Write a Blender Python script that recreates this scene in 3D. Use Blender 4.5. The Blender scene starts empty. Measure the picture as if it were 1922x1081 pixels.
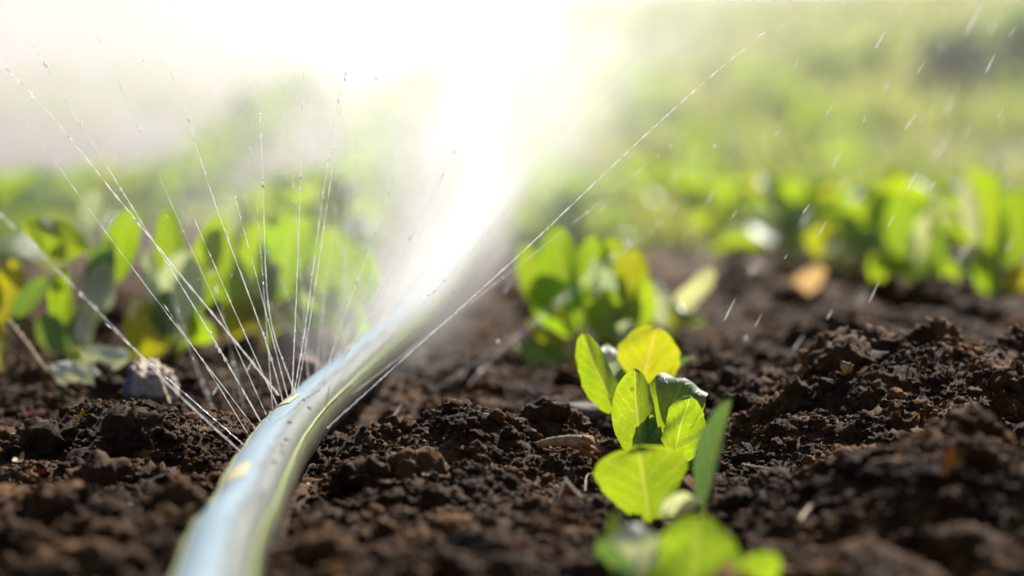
import bpy, bmesh, math, random
import numpy as np
from mathutils import Vector, Matrix

SC = bpy.context.scene
COL = SC.collection
R = math.radians

# ------------------------------------------------------------------ camera
FPX = 1922 * 85.0 / 36.0
CAM = Vector((0.0, 0.0, 0.20))
PITCH = math.atan((540.5 - 250.0) / FPX)
FOCUS = 1.45
cam = bpy.data.cameras.new("camera")
cam.lens = 85.0
cam.sensor_width = 36.0
cam.clip_start = 0.01
cam.clip_end = 500.0
cam.dof.use_dof = True
cam.dof.focus_distance = FOCUS
cam.dof.aperture_fstop = 3.5
cam_o = bpy.data.objects.new("camera", cam)
cam_o.location = CAM
cam_o.rotation_euler = (R(90) - PITCH, 0, 0)
COL.objects.link(cam_o)
SC.camera = cam_o

# ------------------------------------------------------------------ sky, sun, exposure
SUN_AZ, SUN_EL = 20.0, 38.0
w = bpy.data.worlds.new("World")
SC.world = w
w.use_nodes = True
wn = w.node_tree.nodes
sky = wn.new("ShaderNodeTexSky")
sky.sky_type = 'NISHITA'
sky.sun_disc = False
sky.sun_elevation = R(SUN_EL)
sky.sun_rotation = R(SUN_AZ)
sky.dust_density = 2.0
wn["Background"].inputs[1].default_value = 0.048
w.node_tree.links.new(sky.outputs[0], wn["Background"].inputs[0])

sun = bpy.data.lights.new("sun", 'SUN')
sun.energy = 5.0
sun.angle = R(0.53)
sun.color = (1.0, 0.95, 0.86)
sun_o = bpy.data.objects.new("sun", sun)
sv = Vector((math.sin(R(SUN_AZ)) * math.cos(R(SUN_EL)), math.cos(R(SUN_AZ)) * math.cos(R(SUN_EL)), math.sin(R(SUN_EL))))
sun_o.rotation_euler = sv.to_track_quat('Z', 'Y').to_euler()
sun_o.location = sv * 20
COL.objects.link(sun_o)

SC.view_settings.view_transform = 'Standard'
SC.view_settings.look = 'None'
SC.view_settings.exposure = 0.8
SC.view_settings.gamma = 1.0
SC.render.engine = 'CYCLES'
SC.cycles.use_denoising = True
SC.cycles.max_bounces = 8
SC.cycles.transparent_max_bounces = 24
SC.cycles.volume_bounces = 1
SC.cycles.volume_step_rate = 0.2
SC.cycles.volume_max_steps = 256
SC.cycles.caustics_reflective = False
SC.cycles.caustics_refractive = False

# ------------------------------------------------------------------ helpers
FWD = Vector((0, math.cos(PITCH), -math.sin(PITCH)))
UPV = Vector((0, math.sin(PITCH), math.cos(PITCH)))
RGT = Vector((1, 0, 0))
rng = random.Random(7)
nrg = np.random.default_rng(11)


def P(px, py, D):
    """a point seen at a pixel of the 1922 x 1081 photograph, D metres into the scene"""
    return CAM + FWD * D + RGT * ((px - 961.0) / FPX * D) + UPV * (-(py - 540.5) / FPX * D)


_perm = np.random.default_rng(3).permutation(256)
_perm = np.concatenate([_perm, _perm, _perm])
_grad = np.random.default_rng(4).normal(size=(256, 3))
_grad /= np.linalg.norm(_grad, axis=1)[:, None]


def pn(p):
    p = np.asarray(p, dtype=np.float64)
    i = np.floor(p).astype(np.int64)
    f = p - i
    i &= 255
    u = f * f * f * (f * (f * 6 - 15) + 10)
    out = 0
    for a in (0, 1):
        for b in (0, 1):
            for c in (0, 1):
                h = _perm[_perm[_perm[(i[:, 0] + a) & 255] + ((i[:, 1] + b) & 255)] + ((i[:, 2] + c) & 255)]
                g = _grad[h]
                d = g[:, 0] * (f[:, 0] - a) + g[:, 1] * (f[:, 1] - b) + g[:, 2] * (f[:, 2] - c)
                wgt = (u[:, 0] if a else 1 - u[:, 0]) * (u[:, 1] if b else 1 - u[:, 1]) * (u[:, 2] if c else 1 - u[:, 2])
                out = out + d * wgt
    return out * 1.6


def pn2(x, y, s, z=0.0):
    return pn(np.stack([x / s, y / s, np.full_like(x, z)], 1))


def mesh_np(name, V, F, uv=None, smooth=True):
    """big mesh from arrays; F is (n,3) or (n,4)"""
    V = np.asarray(V, dtype=np.float32)
    F = np.asarray(F, dtype=np.int32)
    k = F.shape[1]
    me = bpy.data.meshes.new(name)
    me.vertices.add(len(V))
    me.vertices.foreach_set("co", V.ravel())
    me.loops.add(F.size)
    me.loops.foreach_set("vertex_index", F.ravel())
    me.polygons.add(len(F))
    me.polygons.foreach_set("loop_start", np.arange(0, F.size, k, dtype=np.int32))
    me.polygons.foreach_set("use_smooth", np.full(len(F), smooth))
    if uv is not None:
        l = me.uv_layers.new(name="UVMap")
        l.data.foreach_set("uv", np.asarray(uv, dtype=np.float32)[F.ravel()].ravel())
    me.update(calc_edges=True)
    me.validate()
    return me


def obj(name, me, mat=None, parent=None):
    o = bpy.data.objects.new(name, me)
    if mat is not None and not me.materials:
        me.materials.append(mat)
    COL.objects.link(o)
    if parent is not None:
        o.parent = parent
    return o


def tag(o, label=None, cat=None, group=None, kind=None):
    if label:
        o["label"] = label
    if cat:
        o["category"] = cat
    if group:
        o["group"] = group
    if kind:
        o["kind"] = kind
    return o


def empty(name, loc, label, cat, group=None):
    o = bpy.data.objects.new(name, None)
    o.empty_display_size = 0.02
    o.location = loc
    COL.objects.link(o)
    return tag(o, label, cat, group)


def grid_faces(nr, nc):
    a = np.arange(nr * nc).reshape(nr, nc)
    return np.stack([a[:-1, :-1], a[:-1, 1:], a[1:, 1:], a[1:, :-1]], -1).reshape(-1, 4)


# ------------------------------------------------------------------ materials
def new_mat(name):
    m = bpy.data.materials.new(name)
    m.use_nodes = True
    nt = m.node_tree
    nt.nodes.clear()
    out = nt.nodes.new("ShaderNodeOutputMaterial")
    return m, nt, out


def N(nt, t, **kw):
    n = nt.nodes.new(t)
    for k, v in kw.items():
        if k.startswith("i_"):
            n.inputs[k[2:].replace("_", " ")].default_value = v
        else:
            setattr(n, k, v)
    return n


def L(nt, a, b):
    nt.links.new(a, b)


def ramp(nt, fac, stops):
    r = nt.nodes.new("ShaderNodeValToRGB")
    e = r.color_ramp.elements
    while len(e) < len(stops):
        e.new(0.5)
    for k, (p, c) in enumerate(stops):
        e[k].position = p
        e[k].color = (*c, 1) if len(c) == 3 else c
    L(nt, fac, r.inputs[0])
    return r.outputs[0]


def math_n(nt, op, a, b=None, c=None):
    n = nt.nodes.new("ShaderNodeMath")
    n.operation = op
    for k, v in enumerate((a, b, c)):
        if v is None:
            continue
        if isinstance(v, (int, float)):
            n.inputs[k].default_value = v
        else:
            L(nt, v, n.inputs[k])
    return n.outputs[0]


def mixc(nt, fac, a, b, mode='MIX'):
    n = nt.nodes.new("ShaderNodeMix")
    n.data_type = 'RGBA'
    n.blend_type = mode
    for s, v in ((n.inputs[0], fac), (n.inputs[6], a), (n.inputs[7], b)):
        if isinstance(v, (int, float)):
            s.default_value = v
        elif isinstance(v, tuple):
            s.default_value = (*v, 1)
        else:
            L(nt, v, s)
    return n.outputs[2]


def noise(nt, co, scale, detail=4, rough=0.6):
    n = N(nt, "ShaderNodeTexNoise")
    n.inputs["Scale"].default_value = scale
    n.inputs["Detail"].default_value = detail
    n.inputs["Roughness"].default_value = rough
    L(nt, co, n.inputs["Vector"])
    return n.outputs["Fac"]


def soil_mat(name, per_island):
    m, nt, out = new_mat(name)
    tc = N(nt, "ShaderNodeTexCoord").outputs["Object"]
    n1 = noise(nt, tc, 18, 6)
    n2 = noise(nt, tc, 420, 6, 0.7)
    n3 = noise(nt, tc, 90, 4, 0.7)
    c = ramp(nt, n1, [(0.3, (0.024, 0.0125, 0.0060)), (0.52, (0.074, 0.037, 0.0150)), (0.72, (0.185, 0.098, 0.040))])
    c = mixc(nt, 0.7, c, ramp(nt, n3, [(0.3, (0.4, 0.4, 0.4)), (0.7, (1.6, 1.5, 1.35))]), 'MULTIPLY')
    fl = ramp(nt, n2, [(0.67, (0, 0, 0)), (0.74, (1, 1, 1))])
    c = mixc(nt, math_n(nt, 'MULTIPLY', fl, 0.5), c, (0.15, 0.095, 0.05))
    if per_island:
        ri = N(nt, "ShaderNodeNewGeometry").outputs["Random Per Island"]
        c = mixc(nt, 0.85, c, ramp(nt, ri, [(0.0, (0.5, 0.5, 0.5)), (0.7, (1.1, 1.05, 1.0)), (0.95, (1.5, 1.38, 1.2)), (1.0, (2.6, 2.2, 1.7))]), 'MULTIPLY')
    else:
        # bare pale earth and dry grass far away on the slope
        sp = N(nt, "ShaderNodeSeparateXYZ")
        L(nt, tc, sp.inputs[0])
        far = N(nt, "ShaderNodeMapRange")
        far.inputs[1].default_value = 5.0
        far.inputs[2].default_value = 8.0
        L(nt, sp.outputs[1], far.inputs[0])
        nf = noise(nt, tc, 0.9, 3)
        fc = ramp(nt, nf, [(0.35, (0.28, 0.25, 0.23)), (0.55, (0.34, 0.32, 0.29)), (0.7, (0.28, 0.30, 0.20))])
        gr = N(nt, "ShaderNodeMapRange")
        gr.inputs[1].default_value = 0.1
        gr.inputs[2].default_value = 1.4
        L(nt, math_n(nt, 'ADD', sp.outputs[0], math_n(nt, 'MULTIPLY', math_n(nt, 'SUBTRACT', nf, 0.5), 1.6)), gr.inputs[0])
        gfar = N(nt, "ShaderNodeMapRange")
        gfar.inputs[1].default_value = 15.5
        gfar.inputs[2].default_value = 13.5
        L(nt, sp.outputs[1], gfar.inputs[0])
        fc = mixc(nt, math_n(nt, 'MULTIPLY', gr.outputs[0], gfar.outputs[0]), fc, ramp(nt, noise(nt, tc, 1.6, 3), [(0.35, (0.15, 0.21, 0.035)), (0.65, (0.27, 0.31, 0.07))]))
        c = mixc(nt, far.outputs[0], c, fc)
    b = N(nt, "ShaderNodeBsdfPrincipled")
    L(nt, c, b.inputs["Base Color"])
    b.inputs["Roughness"].default_value = 0.85
    b.inputs["Specular IOR Level"].default_value = 0.16
    bp = N(nt, "ShaderNodeBump")
    bp.inputs["Strength"].default_value = 0.9
    bp.inputs["Distance"].default_value = 0.0012
    bsum = math_n(nt, 'ADD', n2, math_n(nt, 'MULTIPLY', noise(nt, tc, 1100, 3, 0.6), 0.5))
    L(nt, bsum, bp.inputs["Height"])
    L(nt, bp.outputs[0], b.inputs["Normal"])
    L(nt, b.outputs[0], out.inputs[0])
    return m


M_SOIL = soil_mat("soil", False)
M_CRUMB = soil_mat("soil_crumb", True)


def leaf_mat(name, trans, refl, vein=(0.78, 0.76, 0.10), spec=0.28, ttrans=0.5):
    m, nt, out = new_mat(name)
    uv = N(nt, "ShaderNodeUVMap").outputs[0]
    tc = N(nt, "ShaderNodeTexCoord").outputs["Object"]
    oi = N(nt, "ShaderNodeObjectInfo").outputs["Random"]
    sp = N(nt, "ShaderNodeSeparateXYZ")
    L(nt, uv, sp.inputs[0])
    au = math_n(nt, 'ABSOLUTE', math_n(nt, 'SUBTRACT', math_n(nt, 'MULTIPLY', sp.outputs[0], 2.0), 1.0))
    v = sp.outputs[1]
    nz = noise(nt, uv, 6, 3)
    wob = math_n(nt, 'MULTIPLY', math_n(nt, 'SUBTRACT', nz, 0.5), 1.1)
    # side veins run up and outwards from the midrib
    ph = math_n(nt, 'ADD', math_n(nt, 'SUBTRACT', math_n(nt, 'MULTIPLY', v, 6.5), math_n(nt, 'MULTIPLY', au, 1.9)), wob)
    tri = math_n(nt, 'ABSOLUTE', math_n(nt, 'SUBTRACT', math_n(nt, 'FRACT', ph), 0.5))
    side = N(nt, "ShaderNodeMapRange")
    side.inputs[1].default_value = 0.075
    side.inputs[2].default_value = 0.02
    L(nt, tri, side.inputs[0])
    mid = N(nt, "ShaderNodeMapRange")
    mid.inputs[1].default_value = 0.055
    mid.inputs[2].default_value = 0.012
    L(nt, au, mid.inputs[0])
    ph2 = math_n(nt, 'ADD', math_n(nt, 'ADD', math_n(nt, 'MULTIPLY', v, 15), math_n(nt, 'MULTIPLY', au, 6.0)), math_n(nt, 'MULTIPLY', wob, 4))
    tri2 = math_n(nt, 'ABSOLUTE', math_n(nt, 'SUBTRACT', math_n(nt, 'FRACT', ph2), 0.5))
    fine = N(nt, "ShaderNodeMapRange")
    fine.inputs[1].default_value = 0.10
    fine.inputs[2].default_value = 0.0
    L(nt, tri2, fine.inputs[0])
    vn = math_n(nt, 'MAXIMUM', math_n(nt, 'MAXIMUM', math_n(nt, 'MULTIPLY', side.outputs[0], 0.62), mid.outputs[0]), math_n(nt, 'MULTIPLY', fine.outputs[0], 0.3))
    blot = noise(nt, tc, 55, 5, 0.65)
    blot2 = noise(nt, tc, 400, 3, 0.6)
    hue = math_n(nt, 'ADD', math_n(nt, 'MULTIPLY', oi, 0.4), math_n(nt, 'MULTIPLY', blot, 0.6))
    tA = tuple(c * k for c, k in zip(trans, (0.62, 0.86, 0.9)))
    tB = tuple(min(1, c * k) for c, k in zip(trans, (1.35, 1.08, 0.8)))
    tcol = mixc(nt, hue, tA, tB)
    tcol = mixc(nt, 0.35, tcol, ramp(nt, blot2, [(0.3, (0.7, 0.7, 0.7)), (0.7, (1.2, 1.2, 1.2))]), 'MULTIPLY')
    tcol = mixc(nt, math_n(nt, 'MULTIPLY', vn, 0.9), tcol, vein)
    rcol = mixc(nt, math_n(nt, 'MULTIPLY', vn, 0.5), mixc(nt, blot, refl, tuple(c * 1.5 for c in refl)), (0.24, 0.30, 0.16))
    tr = N(nt, "ShaderNodeBsdfTranslucent")
    L(nt, tcol, tr.inputs[0])
    df = N(nt, "ShaderNodeBsdfPrincipled")
    L(nt, rcol, df.inputs["Base Color"])
    df.inputs["Roughness"].default_value = 0.42
    df.inputs["Specular IOR Level"].default_value = spec * 2
    df.inputs["Sheen Weight"].default_value = 0.25
    df.inputs["Sheen Roughness"].default_value = 0.4
    bp = N(nt, "ShaderNodeBump")
    bp.inputs["Strength"].default_value = 0.5
    bp.inputs["Distance"].default_value = 0.0009
    bh = math_n(nt, 'SUBTRACT', math_n(nt, 'MULTIPLY', blot, 0.8), vn)
    L(nt, bh, bp.inputs["Height"])
    L(nt, bp.outputs[0], df.inputs["Normal"])
    mx = N(nt, "ShaderNodeMixShader")
    mx.inputs[0].default_value = ttrans
    L(nt, df.outputs[0], mx.inputs[1])
    L(nt, tr.outputs[0], mx.inputs[2])
    L(nt, mx.outputs[0], out.inputs[0])
    return m


M_LEAF = leaf_mat("cabbage_leaf", (0.39, 0.58, 0.006), (0.045, 0.125, 0.085))
M_LEAFY = leaf_mat("cabbage_leaf_yellowing", (0.60, 0.60, 0.008), (0.12, 0.13, 0.03), vein=(0.8, 0.6, 0.12))
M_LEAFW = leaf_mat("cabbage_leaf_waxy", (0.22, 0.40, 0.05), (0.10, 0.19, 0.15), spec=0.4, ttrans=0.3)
M_GLARE = leaf_mat("cabbage_leaf_painted_glare", (0.70, 0.78, 0.34), (0.66, 0.70, 0.58), vein=(0.8, 0.8, 0.5), spec=0.4, ttrans=0.4)  # white sun glare on the waxy bloom, painted in as a pale colour


def plain_mat(name, c1, c2, scale=60, rough=0.7, bump=0.4, trans=0.0, spec=0.4, dist=0.001):
    m, nt, out = new_mat(name)
    tc = N(nt, "ShaderNodeTexCoord").outputs["Object"]
    n1 = noise(nt, tc, scale, 6, 0.65)
    c = ramp(nt, n1, [(0.35, c1), (0.65, c2)])
    b = N(nt, "ShaderNodeBsdfPrincipled")
    L(nt, c, b.inputs["Base Color"])
    b.inputs["Roughness"].default_value = rough
    b.inputs["Specular IOR Level"].default_value = spec
    bp = N(nt, "ShaderNodeBump")
    bp.inputs["Strength"].default_value = bump
    bp.inputs["Distance"].default_value = dist
    L(nt, n1, bp.inputs["Height"])
    L(nt, bp.outputs[0], b.inputs["Normal"])
    sh = b.outputs[0]
    if trans:
        t = N(nt, "ShaderNodeBsdfTranslucent")
        L(nt, c, t.inputs[0])
        mx = N(nt, "ShaderNodeMixShader")
        mx.inputs[0].default_value = trans
        L(nt, sh, mx.inputs[1])
        L(nt, t.outputs[0], mx.inputs[2])
        sh = mx.outputs[0]
    L(nt, sh, out.inputs[0])
    return m


M_STEM = plain_mat("stem", (0.60, 0.64, 0.10), (0.74, 0.70, 0.20), 120, 0.5, 0.2, 0.75)
M_STRAW = plain_mat("straw", (0.34, 0.22, 0.10), (0.62, 0.48, 0.28), 220, 0.6, 0.6, 0.2)
M_RUST = plain_mat("rusty_tissue", (0.30, 0.09, 0.02), (0.58, 0.27, 0.07), 300, 0.6, 0.8, 0.25)
M_PALE = plain_mat("pale_husk", (0.55, 0.50, 0.42), (0.80, 0.78, 0.72), 200, 0.5, 0.4, 0.3)
M_TWIG = plain_mat("twig_bark", (0.05, 0.028, 0.015), (0.13, 0.075, 0.04), 300, 0.75, 0.8)
M_RED = plain_mat("red_scrap", (0.32, 0.02, 0.02), (0.60, 0.06, 0.06), 300, 0.5, 0.4, 0.3)
M_PINK = plain_mat("pink_scrap", (0.60, 0.22, 0.20), (0.75, 0.40, 0.36), 300, 0.5, 0.4, 0.3)
M_YEL = plain_mat("yellow_scrap", (0.50, 0.34, 0.02), (0.75, 0.58, 0.05), 300, 0.5, 0.4, 0.3)
M_ORNG = plain_mat("orange_scrap", (0.45, 0.15, 0.02), (0.68, 0.30, 0.05), 300, 0.5, 0.4, 0.3)
M_TAN = plain_mat("tan_stone", (0.42, 0.24, 0.12), (0.60, 0.38, 0.20), 60, 0.55, 0.3)
M_GREYST = plain_mat("grey_stone", (0.22, 0.20, 0.19), (0.42, 0.39, 0.37), 80, 0.6, 0.4)
M_WHITEST = plain_mat("white_stone", (0.60, 0.58, 0.54), (0.80, 0.80, 0.78), 80, 0.3, 0.3)


def stone_mat():
    m, nt, out = new_mat("blue_stained_stone")
    tc = N(nt, "ShaderNodeTexCoord").outputs["Object"]
    sp = N(nt, "ShaderNodeSeparateXYZ")
    L(nt, tc, sp.inputs[0])
    n1 = noise(nt, tc, 90, 6, 0.7)
    n2 = noise(nt, tc, 45, 2)
    c = ramp(nt, n1, [(0.35, (0.16, 0.12, 0.10)), (0.5, (0.40, 0.29, 0.20)), (0.65, (0.52, 0.40, 0.28))])
    # blue stain on its left shoulder
    bl = N(nt, "ShaderNodeMapRange")
    bl.inputs[1].default_value = -0.009
    bl.inputs[2].default_value = -0.015
    L(nt, math_n(nt, 'ADD', sp.outputs[0], math_n(nt, 'MULTIPLY', math_n(nt, 'SUBTRACT', n2, 0.5), 0.012)), bl.inputs[0])
    c = mixc(nt, bl.outputs[0], c, (0.075, 0.095, 0.14))
    # muddy coat below, with the shade of the front painted in dark
    mud_shade = N(nt, "ShaderNodeMapRange")
    mud_shade.inputs[1].default_value = 0.008
    mud_shade.inputs[2].default_value = 0.005
    L(nt, math_n(nt, 'ADD', sp.outputs[2], math_n(nt, 'MULTIPLY', math_n(nt, 'SUBTRACT', n1, 0.5), 0.01)), mud_shade.inputs[0])
    c = mixc(nt, mud_shade.outputs[0], c, (0.025, 0.018, 0.014))
    b = N(nt, "ShaderNodeBsdfPrincipled")
    L(nt, c, b.inputs["Base Color"])
    b.inputs["Roughness"].default_value = 0.6
    bp = N(nt, "ShaderNodeBump")
    bp.inputs["Strength"].default_value = 0.7
    bp.inputs["Distance"].default_value = 0.002
    L(nt, n1, bp.inputs["Height"])
    L(nt, bp.outputs[0], b.inputs["Normal"])
    L(nt, b.outputs[0], out.inputs[0])
    return m


def hose_mat():
    m, nt, out = new_mat("hose_plastic")
    uv = N(nt, "ShaderNodeUVMap").outputs[0]
    tc = N(nt, "ShaderNodeTexCoord").outputs["Object"]
    sp = N(nt, "ShaderNodeSeparateXYZ")
    L(nt, uv, sp.inputs[0])
    n1 = noise(nt, tc, 35, 5, 0.6)
    n2 = noise(nt, tc, 260, 4, 0.7)
    a = math_n(nt, 'ADD', sp.outputs[0], math_n(nt, 'MULTIPLY', math_n(nt, 'SUBTRACT', n1, 0.5), 0.03))
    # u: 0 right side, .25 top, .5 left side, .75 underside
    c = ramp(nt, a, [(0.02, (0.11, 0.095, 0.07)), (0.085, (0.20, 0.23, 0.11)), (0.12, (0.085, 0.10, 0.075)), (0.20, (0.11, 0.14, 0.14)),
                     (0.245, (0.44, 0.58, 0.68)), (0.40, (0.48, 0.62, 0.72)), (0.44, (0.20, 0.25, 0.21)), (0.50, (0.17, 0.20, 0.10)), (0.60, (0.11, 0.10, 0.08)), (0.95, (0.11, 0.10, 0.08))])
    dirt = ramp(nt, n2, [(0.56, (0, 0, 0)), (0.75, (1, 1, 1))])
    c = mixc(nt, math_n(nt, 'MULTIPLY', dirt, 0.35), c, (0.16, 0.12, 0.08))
    b = N(nt, "ShaderNodeBsdfPrincipled")
    L(nt, c, b.inputs["Base Color"])
    b.inputs["Roughness"].default_value = 0.5
    b.inputs["Specular IOR Level"].default_value = 0.12
    b.inputs["Coat Weight"].default_value = 0.0
    b.inputs["Coat Roughness"].default_value = 0.12
    t = N(nt, "ShaderNodeBsdfTranslucent")
    L(nt, c, t.inputs[0])
    mx = N(nt, "ShaderNodeMixShader")
    mx.inputs[0].default_value = 0.25
    L(nt, b.outputs[0], mx.inputs[1])
    L(nt, t.outputs[0], mx.inputs[2])
    bp = N(nt, "ShaderNodeBump")
    bp.inputs["Strength"].default_value = 0.15
    bp.inputs["Distance"].default_value = 0.001
    L(nt, n1, bp.inputs["Height"])
    L(nt, bp.outputs[0], b.inputs["Normal"])
    L(nt, mx.outputs[0], out.inputs[0])
    return m


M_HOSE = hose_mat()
M_MARK = plain_mat("cream_print", (0.66, 0.58, 0.30), (0.74, 0.68, 0.40), 150, 0.4, 0.2)
M_SEAM = plain_mat("green_seam", (0.34, 0.44, 0.08), (0.48, 0.56, 0.16), 150, 0.4, 0.2, 0.4)


def water_mat(name, fac):
    """aerated water: mostly light scattered forward, partly seen through"""
    m, nt, out = new_mat(name)
    tc = N(nt, "ShaderNodeTexCoord").outputs["Object"]
    t = N(nt, "ShaderNodeBsdfTranslucent")
    t.inputs[0].default_value = (0.95, 0.96, 0.97, 1)
    d = N(nt, "ShaderNodeBsdfDiffuse")
    d.inputs[0].default_value = (0.85, 0.88, 0.9, 1)
    g = N(nt, "ShaderNodeBsdfGlossy")
    g.inputs[0].default_value = (1, 1, 1, 1)
    g.inputs[1].default_value = 0.15
    tp = N(nt, "ShaderNodeBsdfTransparent")
    a = N(nt, "ShaderNodeMixShader"); a.inputs[0].default_value = 0.3
    L(nt, t.outputs[0], a.inputs[1]); L(nt, d.outputs[0], a.inputs[2])
    b = N(nt, "ShaderNodeMixShader"); b.inputs[0].default_value = 0.25
    L(nt, a.outputs[0], b.inputs[1]); L(nt, g.outputs[0], b.inputs[2])
    c = N(nt, "ShaderNodeMixShader")
    nz = noise(nt, tc, 60, 4, 0.7)
    f = N(nt, "ShaderNodeMapRange")
    f.inputs[1].default_value = 0.3; f.inputs[2].default_value = 0.7
    f.inputs[3].default_value = fac * 0.45; f.inputs[4].default_value = min(1, fac * 1.5)
    L(nt, nz, f.inputs[0])
    L(nt, f.outputs[0], c.inputs[0])
    L(nt, tp.outputs[0], c.inputs[1]); L(nt, b.outputs[0], c.inputs[2])
    L(nt, c.outputs[0], out.inputs[0])
    return m


M_JET = water_mat("jet_water", 0.55)
M_DROP = water_mat("drop_water", 0.7)
M_FALL = water_mat("falling_water", 0.22)
M_SOFT = water_mat("soft_jet_water", 0.18)
def bead_mat():
    m, nt, out = new_mat("clear_water_bead")
    b = N(nt, "ShaderNodeBsdfPrincipled")
    b.inputs["Base Color"].default_value = (0.95, 0.97, 1, 1)
    b.inputs["Roughness"].default_value = 0.02
    b.inputs["IOR"].default_value = 1.33
    b.inputs["Transmission Weight"].default_value = 1.0
    L(nt, b.outputs[0], out.inputs[0])
    return m


M_BEAD = bead_mat()
M_MID = water_mat("thick_jet_water", 0.38)

# ------------------------------------------------------------------ ground
BUMPS = [  # X, Y, sigma x, sigma y, height
    (-0.235, 1.49, 0.050, 0.055, 0.024), (-0.155, 1.52, 0.030, 0.03, 0.008),
    (-0.035, 1.43, 0.055, 0.050, 0.022), (0.030, 1.47, 0.03, 0.04, 0.006),
    (0.215, 1.56, 0.060, 0.085, 0.030), (0.32, 1.56, 0.07, 0.09, 0.032), (0.30, 1.85, 0.14, 0.20, 0.028),
    (0.205, 1.22, 0.045, 0.05, 0.030), (0.26, 1.17, 0.06, 0.07, 0.028),
    (-0.30, 1.75, 0.10, 0.10, 0.010), (0.55, 2.9, 0.25, 0.5, 0.03), (0.42, 2.3, 0.14, 0.2, 0.02),
    (-0.20, 1.14, 0.06, 0.05, 0.010), (0.0, 1.12, 0.06, 0.05, 0.006), (-0.4, 2.3, 0.2, 0.3, 0.012),
    (-0.10, 1.85, 0.05, 0.14, 0.010), (0.09, 1.60, 0.03, 0.05, 0.006), (0.075, 1.16, 0.035, 0.10, -0.020),
]


def base_h(x, y):
    h = np.zeros_like(x)
    for bx, by, sx, sy, a in BUMPS:
        h = h + a * np.exp(-0.5 * (((x - bx) / sx) ** 2 + ((y - by) / sy) ** 2))
    near = np.clip((6.0 - y) / 3.0, 0, 1)
    h = h + near * 0.010 * pn2(x, y, 0.17) + 0.02 * pn2(x, y, 1.7, 5.0) * np.clip((y - 3) / 3, 0, 1)
    # the field rises to a grassy bank far away, lower on the left
    rise = np.clip(y - 6.0, 0, None)
    side = 1.0 / (1.0 + np.exp(-(x - 0.0) / 1.2))
    h = h + np.minimum(rise * (0.100 + 0.018 * side), 3.6) + 0.08 * pn2(x, y, 3.0, 9.0) * np.clip(rise / 4, 0, 1)
    return h


def h1(x, y):
    return float(base_h(np.array([float(x)]), np.array([float(y)]))[0])


def fine_h(x, y):
    h = base_h(x, y)
    amp = np.clip((9.0 - y) / 5.0, 0.15, 1)
    wx = x + 0.008 * pn2(x, y, 0.03, 2.0)
    wy = y + 0.008 * pn2(x, y, 0.03, 4.0)
    n1 = pn2(wx, wy, 0.045, 1.0)
    n2 = 1 - np.abs(pn2(wx, wy, 0.020, 2.5)) * 2.2
    n3 = pn2(wx, wy, 0.0085, 3.5)
    n4 = pn2(x, y, 0.0038, 6.5)
    rough = np.clip(0.75 + 0.7 * pn2(x, y, 0.09, 8.0), 0.25, 1.4)
    return h + amp * (0.0115 * n1 + rough * (0.0046 * n2 - 0.0020 + 0.0036 * n3 + 0.0011 * n4))


def ground_mesh():
    ys = [-40, -20, -10, -5, -2, -1, -0.4, 0.0, 0.3, 0.5, 0.65, 0.78, 0.86, 0.92]
    y = 0.95
    while y < 70:
        ys.append(y)
        y += 0.0015 * max(1.0, (y / 1.7) ** 3.2) if y < 3.2 else 0.014 * (y / 3.2) ** 2.0
    ys = np.array(ys)
    nin = 460
    u = np.linspace(-1, 1, nin)
    k = 34
    outer = 1 + np.cumsum(0.006 * 1.28 ** np.arange(k))
    u = np.concatenate([-outer[::-1], u, outer])
    wdt = 0.255 * np.maximum(ys, 0.95)
    X = wdt[:, None] * u[None, :]
    Y = np.repeat(ys[:, None], len(u), 1)
    Z = fine_h(X.ravel(), Y.ravel())
    V = np.stack([X.ravel(), Y.ravel(), Z], 1)
    F = grid_faces(len(ys), len(u))
    return mesh_np("ground", V, F)


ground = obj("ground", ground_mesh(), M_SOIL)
tag(ground, "dark brown crumbly garden soil rising to a far bank", "soil", kind="structure")


def G(px, py, d0=0.92, d1=14.0, lift=0.0):
    """where the sight line of a pixel meets the ground"""
    D = np.arange(d0, d1, 0.004)
    C = np.array(CAM)[None] + D[:, None] * (np.array(FWD) + np.array(RGT) * ((px - 961) / FPX) + np.array(UPV) * (-(py - 540.5) / FPX))[None]
    hh = fine_h(C[:, 0], C[:, 1])
    k = np.argmax(C[:, 2] < hh)
    if C[k, 2] >= hh[k]:
        k = len(D) - 1
    return Vector((C[k, 0], C[k, 1], hh[k] + lift))


# ------------------------------------------------------------------ clods and crumbs
def ico(sub):
    bm = bmesh.new()
    bmesh.ops.create_icosphere(bm, subdivisions=sub, radius=1.0)
    V = np.array([v.co[:] for v in bm.verts])
    F = np.array([[v.index for v in f.verts] for f in bm.faces])
    bm.free()
    return V, F


def lump(sub, seed, rough=0.5, fine=0.25):
    V, F = ico(sub)
    s = np.array([[seed * 7.13, seed * 3.71, seed * 5.19]])
    d = 1 + rough * pn(V * 1.1 + s) + 0.55 * rough * (1 - 2.2 * np.abs(pn(V * 2.3 + s + 9)))
    if sub >= 3:
        d += fine * pn(V * 5.0 + s + 20)
    if sub >= 4:
        d += fine * 0.7 * pn(V * 11.0 + s + 31)
    return V * d[:, None] * 0.85, F


def rand_rot(n):
    q = nrg.normal(size=(n, 4))
    q /= np.linalg.norm(q, axis=1)[:, None]
    a, b, c, d = q.T
    return np.stack([np.stack([1 - 2 * (c * c + d * d), 2 * (b * c - a * d), 2 * (b * d + a * c)], -1),
                     np.stack([2 * (b * c + a * d), 1 - 2 * (b * b + d * d), 2 * (c * d - a * b)], -1),
                     np.stack([2 * (b * d - a * c), 2 * (c * d + a * b), 1 - 2 * (b * b + c * c)], -1)], 1)


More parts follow.
